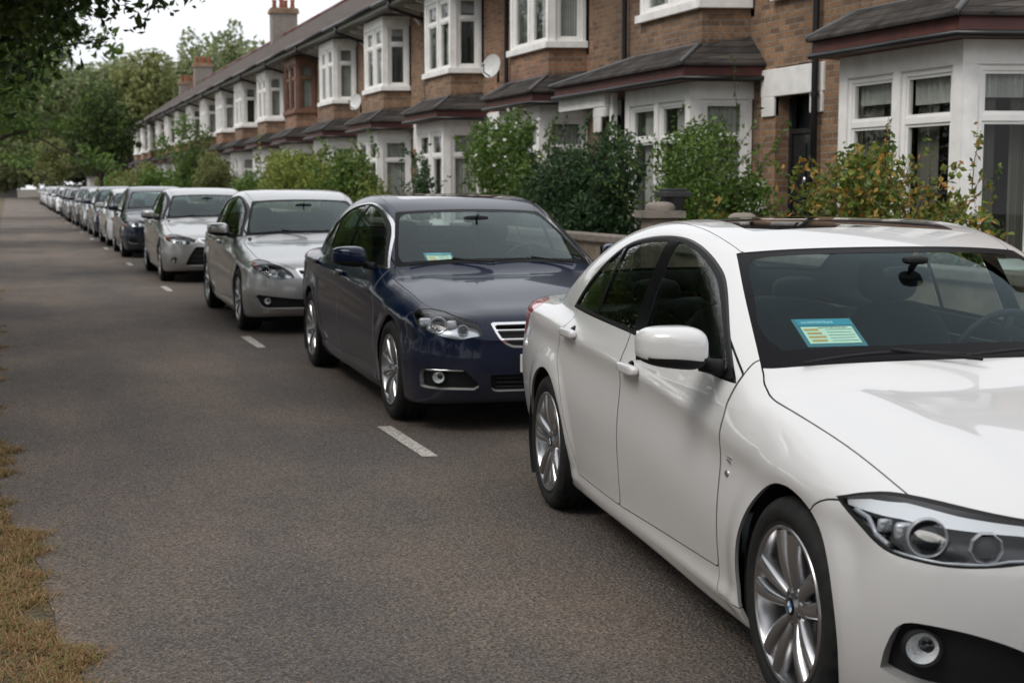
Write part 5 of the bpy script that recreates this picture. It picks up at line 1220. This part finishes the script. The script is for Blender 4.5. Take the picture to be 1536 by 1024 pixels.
def tilemat(name, c1, c2):
    m, t, b = new_mat(name); N = t.nodes.new; Lk = t.links.new
    c = N('ShaderNodeTexCoord'); s = N('ShaderNodeSeparateXYZ'); Lk(c.outputs['Object'], s.inputs[0])
    v = N('ShaderNodeCombineXYZ'); Lk(s.outputs[1], v.inputs[0]); Lk(s.outputs[2], v.inputs[1])
    br = N('ShaderNodeTexBrick'); br.inputs['Scale'].default_value = 1.0; br.inputs['Brick Width'].default_value = 0.22; br.inputs['Row Height'].default_value = 0.085; br.inputs['Mortar Size'].default_value = 0.006
    br.inputs['Color1'].default_value = (*c1, 1); br.inputs['Color2'].default_value = (*c2, 1); br.inputs['Mortar'].default_value = (0.02, 0.02, 0.02, 1); Lk(v.outputs[0], br.inputs[0])
    n = N('ShaderNodeTexNoise'); n.inputs['Scale'].default_value = 3; n.inputs['Detail'].default_value = 8; Lk(c.outputs['Object'], n.inputs[0])
    r = N('ShaderNodeMapRange'); r.inputs[1].default_value = 0.3; r.inputs[2].default_value = 0.7; r.inputs[3].default_value = 0.6; r.inputs[4].default_value = 1.5; Lk(n.outputs[0], r.inputs[0])
    x = N('ShaderNodeVectorMath'); x.operation = 'SCALE'; Lk(br.outputs[0], x.inputs[0]); Lk(r.outputs[0], x.inputs['Scale']); Lk(x.outputs[0], b.inputs['Base Color']); b.inputs['Roughness'].default_value = 0.9; b.inputs['Specular IOR Level'].default_value = 0.2
    bu = N('ShaderNodeBump'); bu.inputs['Strength'].default_value = 0.8; bu.inputs['Distance'].default_value = 0.02; bu.invert = True; Lk(br.outputs['Fac'], bu.inputs['Height']); Lk(bu.outputs[0], b.inputs['Normal'])
    MATS[name] = m; return m
SLATE = tilemat('roof_tiles', (0.095, 0.074, 0.062), (0.065, 0.053, 0.046))
BAYTILE = tilemat('bay_roof_tiles', (0.060, 0.052, 0.046), (0.034, 0.030, 0.028))
WHITEP = pmat('white_masonry_paint', (0.80, 0.785, 0.76), 0.6, noise=0.10, nscale=5)
WHITEF = pmat('white_window_frame', (0.82, 0.81, 0.79), 0.4, noise=0.05, nscale=6)
BROWNF = pmat('brown_window_frame', (0.16, 0.075, 0.045), 0.6, noise=0.2, nscale=6)
FASCIA = pmat('oxblood_fascia', (0.115, 0.030, 0.024), 0.5, noise=0.25, nscale=5)
SOFFIT = pmat('soffit_grey', (0.25, 0.24, 0.23), 0.7)
BLACKP = pmat('black_gutter_plastic', (0.012, 0.012, 0.013), 0.4)
DOORB = pmat('black_door_paint', (0.010, 0.014, 0.016), 0.25, coat=0.4)
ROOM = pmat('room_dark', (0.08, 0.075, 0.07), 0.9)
NET = pmat('net_curtain', (0.46, 0.45, 0.43), 0.9, noise=0.2, nscale=4)
DRAPE = pmat('drape_grey', (0.15, 0.14, 0.125), 0.95)
PANE = glassmat('house_glass', (0.85, 0.88, 0.86), 0.8, ior=1.4)
LEAD = pmat('lead_flashing', (0.11, 0.11, 0.115), 0.7)
def obox(mb, P0, P1, out, u0, u1, n0, n1, z0, z1, mi=0):
    """box along P0->P1 between u0..u1, from n0 to n1 along the outward direction"""
    d = (np.array(P1, float) - np.array(P0, float)); L = np.linalg.norm(d); d /= L; o = np.array(out, float); P0 = np.array(P0, float)
    v = [tuple((P0 + d * u + o * n).tolist() + [z]) for u in (u0, u1) for n in (n0, n1) for z in (z0, z1)]
    mb.add(v, [(0, 1, 3, 2), (4, 6, 7, 5), (0, 4, 5, 1), (2, 3, 7, 6), (0, 2, 6, 4), (1, 5, 7, 3)], mi)
def window_core(root, P0, P1, z0, z1, zt, fm, rg, style):
    """the outward side lies to the left of P0->P1"""
    d = np.array(P1, float) - np.array(P0, float); L = float(np.linalg.norm(d)); d /= L; o = np.array([-d[1], d[0]])
    m = MB(); f = 0.055
    for a in ((0, f), (L - f, L)): obox(m, P0, P1, o, a[0], a[1], -0.10, -0.03, z0, z1)
    for a in ((z0, z0 + f), (z1 - f, z1), (zt - 0.03, zt + 0.03)): obox(m, P0, P1, o, f + 0.001, L - f - 0.001, -0.10 + 0.002, -0.03 - 0.002, a[0], a[1])
    # inner sash rings, slightly recessed
    for a, b in ((z0 + f, zt - 0.03), (zt + 0.03, z1 - f)):
        for u in ((f, f + 0.03), (L - f - 0.03, L - f)): obox(m, P0, P1, o, u[0], u[1], -0.09, -0.045, a, b)
        for zz in ((a, a + 0.03), (b - 0.03, b)): obox(m, P0, P1, o, f + 0.031, L - f - 0.031, -0.088, -0.047, zz[0], zz[1])
    w = m.build('window', fm, root)
    m = MB(); pq = [np.array(P0, float) + d * u - o * 0.068 for u in (f + 0.02, L - f - 0.02)]; m.add([(pq[0][0], pq[0][1], z0 + f + 0.02), (pq[1][0], pq[1][1], z0 + f + 0.02), (pq[1][0], pq[1][1], z1 - f - 0.02), (pq[0][0], pq[0][1], z1 - f - 0.02)], [(0, 1, 2, 3)]); m.build('pane', PANE, w, fix=False)
    def cloth(u0, u1, a, b, nn, mat, name):
        K = 26; V = []
        for k in range(K + 1):
            u = u0 + (u1 - u0) * k / K; nn2 = nn + 0.022 * math.sin(k * 1.9 + rg.uniform(-0.4, 0.4))
            for z in (a, b): p = np.array(P0, float) + d * u + o * nn2; V.append((p[0], p[1], z))
        mm = MB(); mm.add(V, [(2 * k, 2 * k + 1, 2 * k + 3, 2 * k + 2) for k in range(K)], 0, True); mm.build(name, mat, w, fix=False)
    if style == 'net': cloth(0.05, L - 0.05, z0 + 0.1, z1, -0.14, NET, 'net_curtain')
    elif style == 'drapes':
        cloth(0.03, L * rg.uniform(0.3, 0.45), z0, z1, -0.20, DRAPE, 'drape'); cloth(L * rg.uniform(0.5, 0.62), L - 0.03, z0, z1, -0.20, DRAPE, 'drape')
        cloth(0.05, L - 0.05, zt + 0.03 + 0.4 * (z1 - zt) * rg.uniform(0.0, 1), z1, -0.13, NET, 'blind')
    elif style == 'half': cloth(0.03, L * rg.uniform(0.4, 0.75), z0, z1, -0.15, NET, 'curtain')
    return w
def bay(root, B, z0, z1, zt, zs, fm, wm, rg, styles, post=0.13):
    """white bay: posts, sill, head, and its windows. B: four plan points A B C D (wall, corner, corner, wall)"""
    A_, B_, C_, D_ = [np.array(p, float) for p in B]
    fr = MB()
    def offp(d): return [(0.0 - 0.001, A_[1] - d * 0.9), (B_[0] - d, B_[1] - d * 0.8), (C_[0] - d, C_[1] + d * 0.8), (0.0 - 0.001, D_[1] + d * 0.9)]
    def ring(d, za, zb): fr.prism([(x, y, za) for x, y in offp(d)], (0, 0, zb - za))
    sides = [(A_, B_), (B_, C_), (C_, D_)]
    wins = []
    for k, (P, Q) in enumerate(sides):
        dd = Q - P; L = np.linalg.norm(dd); dd /= L; o = np.array([-dd[1], dd[0]])
        if o @ (np.array([(A_[0] + B_[0]) / 2, (B_[1] + C_[1]) / 2]) - P) > 0: o = -o
        if k == 1:
            mid = L / 2
            for u0, u1 in ((0, post), (mid - post * 0.42, mid + post * 0.42), (L - post, L)): obox(fr, P, Q, o, u0, u1, -0.14, 0.0, z0, z1)
            wins += [(P + dd * post, P + dd * (mid - post * 0.42), o), (P + dd * (mid + post * 0.42), P + dd * (L - post), o)]
        else:
            a = post * 0.8; b = 0.06 if k == 0 else post
            if k == 2: a, b = b, a
            lo = a if k == 2 else b; hi = b if k == 2 else a
            obox(fr, P, Q, o, 0.02, lo + 0.02, -0.13, -0.004, z0, z1); obox(fr, P, Q, o, L - hi - 0.03, L - 0.004, -0.13, -0.004, z0, z1)
            wins.append((P + dd * (lo + 0.02), P + dd * (L - hi - 0.03), o))
    ring(0.0, z1, zs[1]); 
    bayo = fr.build('bay_frame', wm, root)
    sl_ = MB(); sl_.prism([(x, y, zs[0]) for x, y in offp(0.06)], (0, 0, z0 - zs[0])); sl_.build('bay_sill', wm, root, bevel=0.008)
    for (P, Q, o), st in zip(wins, styles):
        # keep the outward side consistent
        dd = Q - P; dd = dd / np.linalg.norm(dd); oo = np.array([-dd[1], dd[0]])
        if oo @ o < 0: P, Q = Q, P
        window_core(root, P, Q, z0, z1, zt, fm, rg, st)
def house(k, yb, label, brick, upper_frame=WHITEF, upper_mason=WHITEP, canopy=False, chimney=None, small_window=False, style=('half', 'half', 'net'), group='brick terraced houses along the street'):
    rg = random.Random(100 + k); root = empty('terraced_house', (9.0, yb, 0)); tag(root, label, 'house', group)
    w = MB(); T = 0.26; Y0, Y1 = -0.35, 5.295; dy0, dy1 = 4.02, 4.88
    w.box(0, T, Y0, -0.18, 0.05, 5.70); w.box(0, T, 2.28, dy0, 0.05, 5.70); w.box(0, T, dy1, Y1, 0.05, 5.70)
    w.box(0, T, dy0, dy1, 3.02, 5.70 if not small_window else 3.92)
    if small_window: w.box(0, T, dy0, dy1, 5.2, 5.70)
    w.box(0.002, T, -0.18, 2.28, 2.9, 3.7); w.box(0.002, T, -0.18, 2.28, 5.45, 5.70)
    w.prism([(0.001, -0.19, 0.05), (-0.79, 0.01, 0.05), (-0.79, 2.09, 0.05), (0.001, 2.29, 0.05)], (0, 0, 0.66))
    w.prism([(0.001, -0.08, 3.15), (-0.61, 0.09, 3.15), (-0.61, 2.01, 3.15), (0.001, 2.19, 3.15)], (0, 0, 0.66))
    w.build('wall', brick, root)
    b = MB(); b.prism([(0.32, Y0 + 0.002, 0.05), (0.32, Y0 + 0.002, 5.62), (3.6, Y0 + 0.002, 8.62), (8.2, Y0 + 0.002, 5.4), (8.2, Y0 + 0.002, 0.05)], (0, Y1 - Y0 - 0.004, 0)); b.build('rear_body', brick, root)
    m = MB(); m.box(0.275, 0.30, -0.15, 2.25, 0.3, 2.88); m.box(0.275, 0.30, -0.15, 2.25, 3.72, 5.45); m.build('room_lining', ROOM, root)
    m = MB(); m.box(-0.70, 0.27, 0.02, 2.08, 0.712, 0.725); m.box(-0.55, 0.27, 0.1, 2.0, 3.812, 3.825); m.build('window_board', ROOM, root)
    # bays
    bay(root, [(0, -0.20), (-0.80, 0.0), (-0.80, 2.10), (0, 2.30)], 0.80, 2.66, 2.18, (0.71, 2.88), WHITEF, WHITEP, rg, (style[2], style[0], style[1], 'net'), 0.15)
    bay(root, [(0, -0.09), (-0.62, 0.08), (-0.62, 2.02), (0, 2.20)], 3.92, 5.33, 4.90, (3.81, 5.55), upper_frame, upper_mason, rg, (rg.choice(['net', 'half', 'drapes']), rg.choice(['net', 'half']), rg.choice(['half', 'drapes']), 'net'), 0.12)
    # lower bay roof: fascia board, gutter, hipped tiles
    ye = 4.62 if canopy else 2.52
    f = MB(); P = [(-0.004, -0.46), (-1.0, -0.20), (-1.0, ye - 0.22), (-0.004, ye)]
    f.prism([(x, y, 2.885) for x, y in P], (0, 0, 0.20)); f.build('bay_fascia', FASCIA, root, bevel=0.006)
    g = MB(); g.tube([(-0.01, -0.50, 2.905), (-1.03, -0.225, 2.905), (-1.03, ye - 0.2, 2.905)], 0.032, 8); g.build('bay_gutter', BLACKP, root, fix=False)
    r = MB(); lo = [(-0.004, -0.52, 3.09), (-1.07, -0.25, 3.09), (-1.07, ye - 0.18, 3.09), (-0.004, ye + 0.04, 3.09)]
    if canopy: hi = [(-0.004, -0.10, 3.46), (-0.64, 0.07, 3.36), (-0.64, 2.03, 3.36), (-0.004, 2.6, 3.45)]
    else: hi = [(-0.004, -0.11, 3.44), (-0.64, 0.07, 3.36), (-0.64, 2.03, 3.36), (-0.004, 2.21, 3.44)]
    v = lo + hi; th = [(x, y, z - 0.035) for x, y, z in lo]
    r.add(v + th, [(0, 1, 5, 4), (1, 2, 6, 5), (2, 3, 7, 6), (8, 9, 1, 0), (9, 10, 2, 1), (10, 11, 3, 2), (8, 11, 10, 9)])
    if canopy: r.add([hi[2], hi[3], lo[3], (-0.004, 4.5, 3.45)], [(0, 1, 3, 2)])
    ro = r.build('bay_roof', BAYTILE, root)
    h = MB(); h.tube([lo[1], hi[1]], 0.03, 6); h.tube([lo[2], hi[2]], 0.03, 6); h.tube([hi[1], hi[2]], 0.02, 6); h.build('lead_flashing', LEAD, ro, fix=False)
    if canopy:
        m = MB(); m.box(-0.85, -0.78, 2.42, 2.54, 0.15, 2.884); m.box(-0.93, -0.85, 2.55, 4.40, 2.70, 2.884); m.build('canopy_boards', WHITEP, root)
    # door in its recess
    m = MB(); m.box(-0.03, 0.06, 3.72, 5.22, 2.66, 3.0); m.box(-0.03, 0.05, 3.74, dy0, 2.42, 2.66); m.box(-0.03, 0.05, dy1, 5.20, 2.42, 2.66); m.build('door_lintel', WHITEP, root, bevel=0.01)
    m = MB(); m.box(0.19, 0.25, dy0 + 0.002, dy0 + 0.07, 0.2, 2.64); m.box(0.19, 0.25, dy1 - 0.07, dy1 - 0.002, 0.2, 2.64); m.box(0.19, 0.25, dy0 + 0.072, dy1 - 0.072, 2.20, 2.26); m.box(0.30, 0.31, dy0, dy1, 0.2, 2.66); m.build('door_frame', DOORB, root)
    dr = MB(); dr.box(0.21, 0.25, dy0 + 0.073, dy1 - 0.073, 0.22, 2.19)
    for (a, b_) in ((0.36, 0.95), (1.12, 1.55), (1.66, 2.08)):
        for (c, d) in ((dy0 + 0.15, dy0 + 0.41), (dy0 + 0.45, dy1 - 0.15)): dr.box(0.195, 0.209, c, d, a, b_)
    d_ = dr.build('door', DOORB, root, bevel=0.004)
    m = MB(); m.box(0.188, 0.194, dy0 + 0.30, dy0 + 0.56, 1.02, 1.07); m.build('letterbox', CHROME, d_)
    m = MB(); V, F = superblob((0.17, dy0 + 0.43, 1.60), (0.02, 0.035, 0.07), 2.2, 16, 10); m.add(V, F, 0, True); m.build('door_knocker', CHROME, d_, fix=False)
    m = MB(); m.box(-0.35, 0.25, dy0 - 0.05, dy1 + 0.05, 0.1, 0.20); m.build('doorstep', KERB, root, bevel=0.01)
    m = MB(); m.box(-0.10, -0.002, 5.08, 5.26, 1.2, 1.62); m.build('meter_box', WHITEF, root, bevel=0.01)
    if small_window:
        window_core(root, (0.08, dy1), (0.08, dy0), 3.92, 5.2, 4.75, WHITEF, rg, 'net')
        m = MB(); m.box(-0.08, 0.1, dy0 - 0.06, dy1 + 0.06, 3.82, 3.918); m.build('window_sill', WHITEP, root, bevel=0.008)
    # eaves and main roof
    m = MB(); m.box(-0.86, -0.003, Y0 + 0.001, Y1, 5.60, 5.66); m.box(-0.90, -0.862, Y0 + 0.001, Y1, 5.57, 5.74); m.build('eaves_board', SOFFIT, root)
    for yy in (2.62, 3.6, 4.6):
        m = MB(); m.prism([(-0.004, yy, 5.59), (-0.004, yy, 5.25), (-0.16, yy, 5.42), (-0.62, yy, 5.52), (-0.62, yy, 5.59)], (0, 0.10, 0)); m.build('eaves_bracket', WHITEP, root)
    m = MB(); m.tube([(-0.965, Y0, 5.70), (-0.965, Y1, 5.70)], 0.055, 8); gt = m.build('gutter', BLACKP, root, fix=False)
    p = MB(); py = 3.80; p.tube([(-0.96, py, 5.66), (-0.94, py, 5.50), (-0.16, py, 5.28), (-0.09, py, 5.1), (-0.09, py, 3.1), (-0.09, py, 0.15)], 0.042, 10)
    for zz in (4.6, 3.3, 2.6, 1.4): p.lathe([(0.052, 0), (0.052, 0.05)], 'z', 12, c=(-0.09, py, zz))
    p.build('drainpipe', BLACKP, root, fix=False)
    m = MB(); a, bb, cc = (-1.0, 5.70), (3.6, 8.78), (8.4, 5.45); q = [(a[0], Y0, a[1]), (bb[0], Y0, bb[1]), (cc[0], Y0, cc[1]), (cc[0], Y0, cc[1] - 0.1), (bb[0], Y0, bb[1] - 0.12), (a[0], Y0, a[1] - 0.03)]
    m.prism(q, (0, Y1 - Y0 - 0.003, 0)); rf = m.build('roof', SLATE, root)
    m = MB(); m.tube([(3.6, Y0, 8.80), (3.6, Y1 - 0.003, 8.80)], 0.09, 8); m.build('ridge_tiles', FASCIA, rf, fix=False)
    if chimney:
        cy, hh = chimney; m = MB(); m.box(3.0, 4.2, cy - 0.42, cy + 0.42, 8.2, 8.8 + hh); st = m.build('chimney', pmat('rendered_stack', (0.20, 0.17, 0.15), 0.9, noise=0.2), rf)
        m = MB(); m.box(2.92, 4.28, cy - 0.49, cy + 0.49, 8.8 + hh, 8.96 + hh); m.box(2.96, 4.24, cy - 0.45, cy + 0.45, 8.96 + hh, 9.06 + hh); m.build('chimney_cap', brick, st)
        for j in range(4):
            m = MB(); m.lathe([(0.10, 0.0), (0.115, 0.05), (0.095, 0.3), (0.12, 0.36), (0.12, 0.42), (0.08, 0.42)], 'z', 14, c=(3.2 + 0.27 * j, cy + 0.18 * (-1) ** j, 9.06 + hh)); m.build('chimney_pot', pmat('terracotta', (0.25, 0.085, 0.045), 0.8), st)
    return root
ORD = ['', 'second', 'third', 'fourth', 'fifth', 'sixth', 'seventh', 'eighth', 'ninth', 'tenth', 'eleventh', 'twelfth', 'thirteenth', 'fourteenth', 'fifteenth', 'sixteenth', 'seventeenth']
NH = 18
for k in range(NH):
    yb = 11.35 + 5.65 * k
    kw = {}
    if k == 0: lab = 'nearest brick terraced house with black front door and tall white bay at the right'; kw = dict(style=('drapes', 'drapes', 'drapes'), small_window=True)
    elif k == 1: lab = 'second brick terraced house, its tiled bay roof running on as a porch canopy'; kw = dict(canopy=True)
    elif k == 2: lab = 'third brick terraced house, with satellite dish beside its upper bay'
    elif k == 4: lab = 'fifth brick terraced house, with the smaller satellite dish on its lower bay roof'
    elif k == 6: lab = 'brick terraced house with unpainted reddish brown upper bay'; kw = dict(upper_frame=BROWNF, upper_mason=BROWNF)
    elif k == NH - 1: lab = 'last brick house at the far end of the terrace'
    else: lab = ORD[k] + ' brick terraced house counted from the right, with white two-storey bay'
    if k == 10: kw['chimney'] = (3.2, 1.0); lab = 'eleventh brick terraced house, whose tall chimney carries orange pots'
    if k == 16: kw['chimney'] = (1.0, 0.9)
    if k == NH - 1: kw['chimney'] = (4.6, 0.3)
    house(k, yb, lab, BRICKS[(k * 2 + (k > 3)) % 3], **kw)
# satellite dishes
def dish(x, y, z, s, label):
    root = empty('satellite_dish', (x, y, z)); tag(root, label, 'satellite dish', 'satellite dishes on the terrace')
    m = MB(); dirv = Vector((-0.80, -0.55, 0.25)).normalized(); a = dirv.cross(Vector((0, 0, 1))).normalized(); b = a.cross(dirv); n = 36; V = []
    for i in range(9):
        r = s * i / 8
        for j in range(n):
            t = 2 * math.pi * j / n; p = (a * math.cos(t) * 0.92 + b * math.sin(t)) * r + dirv * (0.10 * s * (i / 8) ** 2 * 2); V.append(tuple(p))
    F = [(i * n + j, i * n + (j + 1) % n, (i + 1) * n + (j + 1) % n, (i + 1) * n + j) for i in range(8) for j in range(n)]
    V2 = [tuple(Vector(v) - dirv * 0.012) for v in V]; m.add(V, F, 0, True); m.add(V2, F, 0, True); m.build('reflector_dish', pmat('dish_grey', (0.52, 0.52, 0.51), 0.5, noise=0.1), root, fix=False)
    m = MB(); m.tube([tuple(-b * s * 0.9), tuple(-b * s * 0.8 + dirv * s * 1.0), tuple(dirv * s * 1.2 - b * 0.25 * s)], 0.012, 6); m.build('feed_arm', BLACKP, root, fix=False)
    m = MB(); m.tube([tuple(dirv * s * 1.2 - b * 0.25 * s), tuple(dirv * s * 1.4 - b * 0.25 * s)], 0.03, 8); m.build('receiver', SOFFIT, root, fix=False)
    m = MB(); m.tube([tuple(-dirv * 0.02), (0.12, 0.05, -0.05), (0.12, 0.05, -s * 1.25)], 0.022, 8); m.build('mast', BLACKP, root, fix=False)
dish(7.95, 24.35, 3.62, 0.21, 'round grey satellite dish on a black mast beside the third house upper bay')
dish(7.95, 35.0, 3.58, 0.20, 'satellite dish low on the bay roof of the fifth house')
# front garden walls and piers
STONE = pmat('sandstone_wall', (0.21, 0.165, 0.125), 0.9, noise=0.3, nscale=5, bump=0.6, bscale=12)
COPING = pmat('coping_stone', (0.22, 0.19, 0.16), 0.85, noise=0.25, nscale=8, bump=0.3)
for k in range(NH):
    yb = 11.35 + 5.65 * k; y0, y1 = yb - 0.2 + (0 if k else -3.5), yb + 3.2
    if k == 0: y0, y1 = 7.0, 12.75
    if k == 1: y0, y1 = 13.75, 20.3
    root = empty('garden_wall', (6.11, (y0 + y1) / 2, 0)); L = (y1 - y0) / 2
    labs = {0: 'low stone garden wall under the orange-tinted shrub', 1: 'pinkish stone garden wall seen between the navy and white cars'}
    tag(root, labs.get(k, 'low stone front garden wall before the %s house from the right' % (ORD[k] if k < len(ORD) else 'last')), 'garden wall', 'front garden walls')
    m = MB(); m.box(-0.10, 0.10, -L, L, 0.02, 0.92 if k != 1 else 0.95); m.build('wall_face', STONE if k % 3 < 2 else BRICKS[k % 3], root)
    m = MB(); m.box(-0.14, 0.14, -L - 0.02, L + 0.02, 0.922 if k != 1 else 0.952, 1.0 if k != 1 else 1.03); m.build('coping', COPING, root, bevel=0.012)
def pier(x, y, h, r, label):
    root = empty('gate_pier', (x, y, 0)); tag(root, label, 'gate pier', 'stone gate piers')
    m = MB(); m.box(-r, r, -r, r, 0.02, h); m.build('shaft', STONE, root, bevel=0.02)
    m = MB(); m.box(-r - 0.05, r + 0.05, -r - 0.05, r + 0.05, h + 0.002, h + 0.07); V, F = superblob((0, 0, h + 0.09), (r * 0.95, r * 0.95, 0.07), 3); m.add(V, F, 0, True); m.build('cap', COPING, root, bevel=0.0)
pier(6.12, 13.35, 1.24, 0.145, 'squat pinkish stone gate pier with rounded cap beside the dark urn stand')
pier(6.12, 11.6, 1.16, 0.125, 'stone gate pier showing its pale flat cap above the white car roof')
m_r = empty('urn_stand', (6.45, 13.75, 0)); tag(m_r, 'dark grey flat-topped urn on a slim stand behind the stone gate pier', 'urn')
m = MB(); m.lathe([(0.09, 0.1), (0.07, 0.3), (0.055, 0.8), (0.055, 1.15), (0.10, 1.32), (0.14, 1.44)], 'z', 20); m.build('stand', pmat('cast_iron', (0.035, 0.035, 0.038), 0.6, bump=0.3), m_r, fix=False)
m = MB(); m.box(-0.145, 0.145, -0.145, 0.145, 1.442, 1.50); m.box(-0.11, 0.11, -0.11, 0.11, 1.502, 1.53); m.build('flat_top', pmat('cast_iron', (0.035, 0.035, 0.038)), m_r, bevel=0.01)
# low buildings closing the street
def far_block(x, y, w, d, h, wallm, roofm, label):
    root = empty('far_building', (x, y, 0)); tag(root, label, 'building', 'low buildings closing the street')
    m = MB(); m.box(-w / 2, w / 2, 0, d, 0, h); m.build('wall', wallm, root)
    m = MB(); m.prism([(-w / 2 - 0.4, -0.4, h), (w / 2 + 0.4, -0.4, h), (w / 2 - 1, d / 2, h + 2.2), (-w / 2 + 1, d / 2, h + 2.2)], (0, 0.2, 0.15)); m.add([(-w / 2 - 0.4, -0.4, h + 0.01), (w / 2 + 0.4, -0.4, h + 0.01), (w / 2 + 0.4, d + 0.4, h + 0.01), (-w / 2 - 0.4, d + 0.4, h + 0.01), (0, d / 2, h + 2.6)], [(0, 1, 4), (1, 2, 4), (2, 3, 4), (3, 0, 4)]); m.build('roof', roofm, root)
    for k in range(max(2, int(w / 3))):
        xx = -w / 2 + (k + 0.5) * w / max(2, int(w / 3)); m = MB(); m.box(xx - 0.6, xx + 0.6, -0.05, -0.003, 1.0, 2.2); m.build('window', pmat('far_glass', (0.03, 0.035, 0.04), 0.15), root)
far_block(-5.5, 215, 12, 8, 2.0, SOFFIT, SLATE, 'low grey building with dark hipped roof at the far left end of the street')
far_block(12.5, 190, 7, 7, 2.8, WHITEP, SLATE, 'small white building glimpsed between the round tree and the pavement tree')
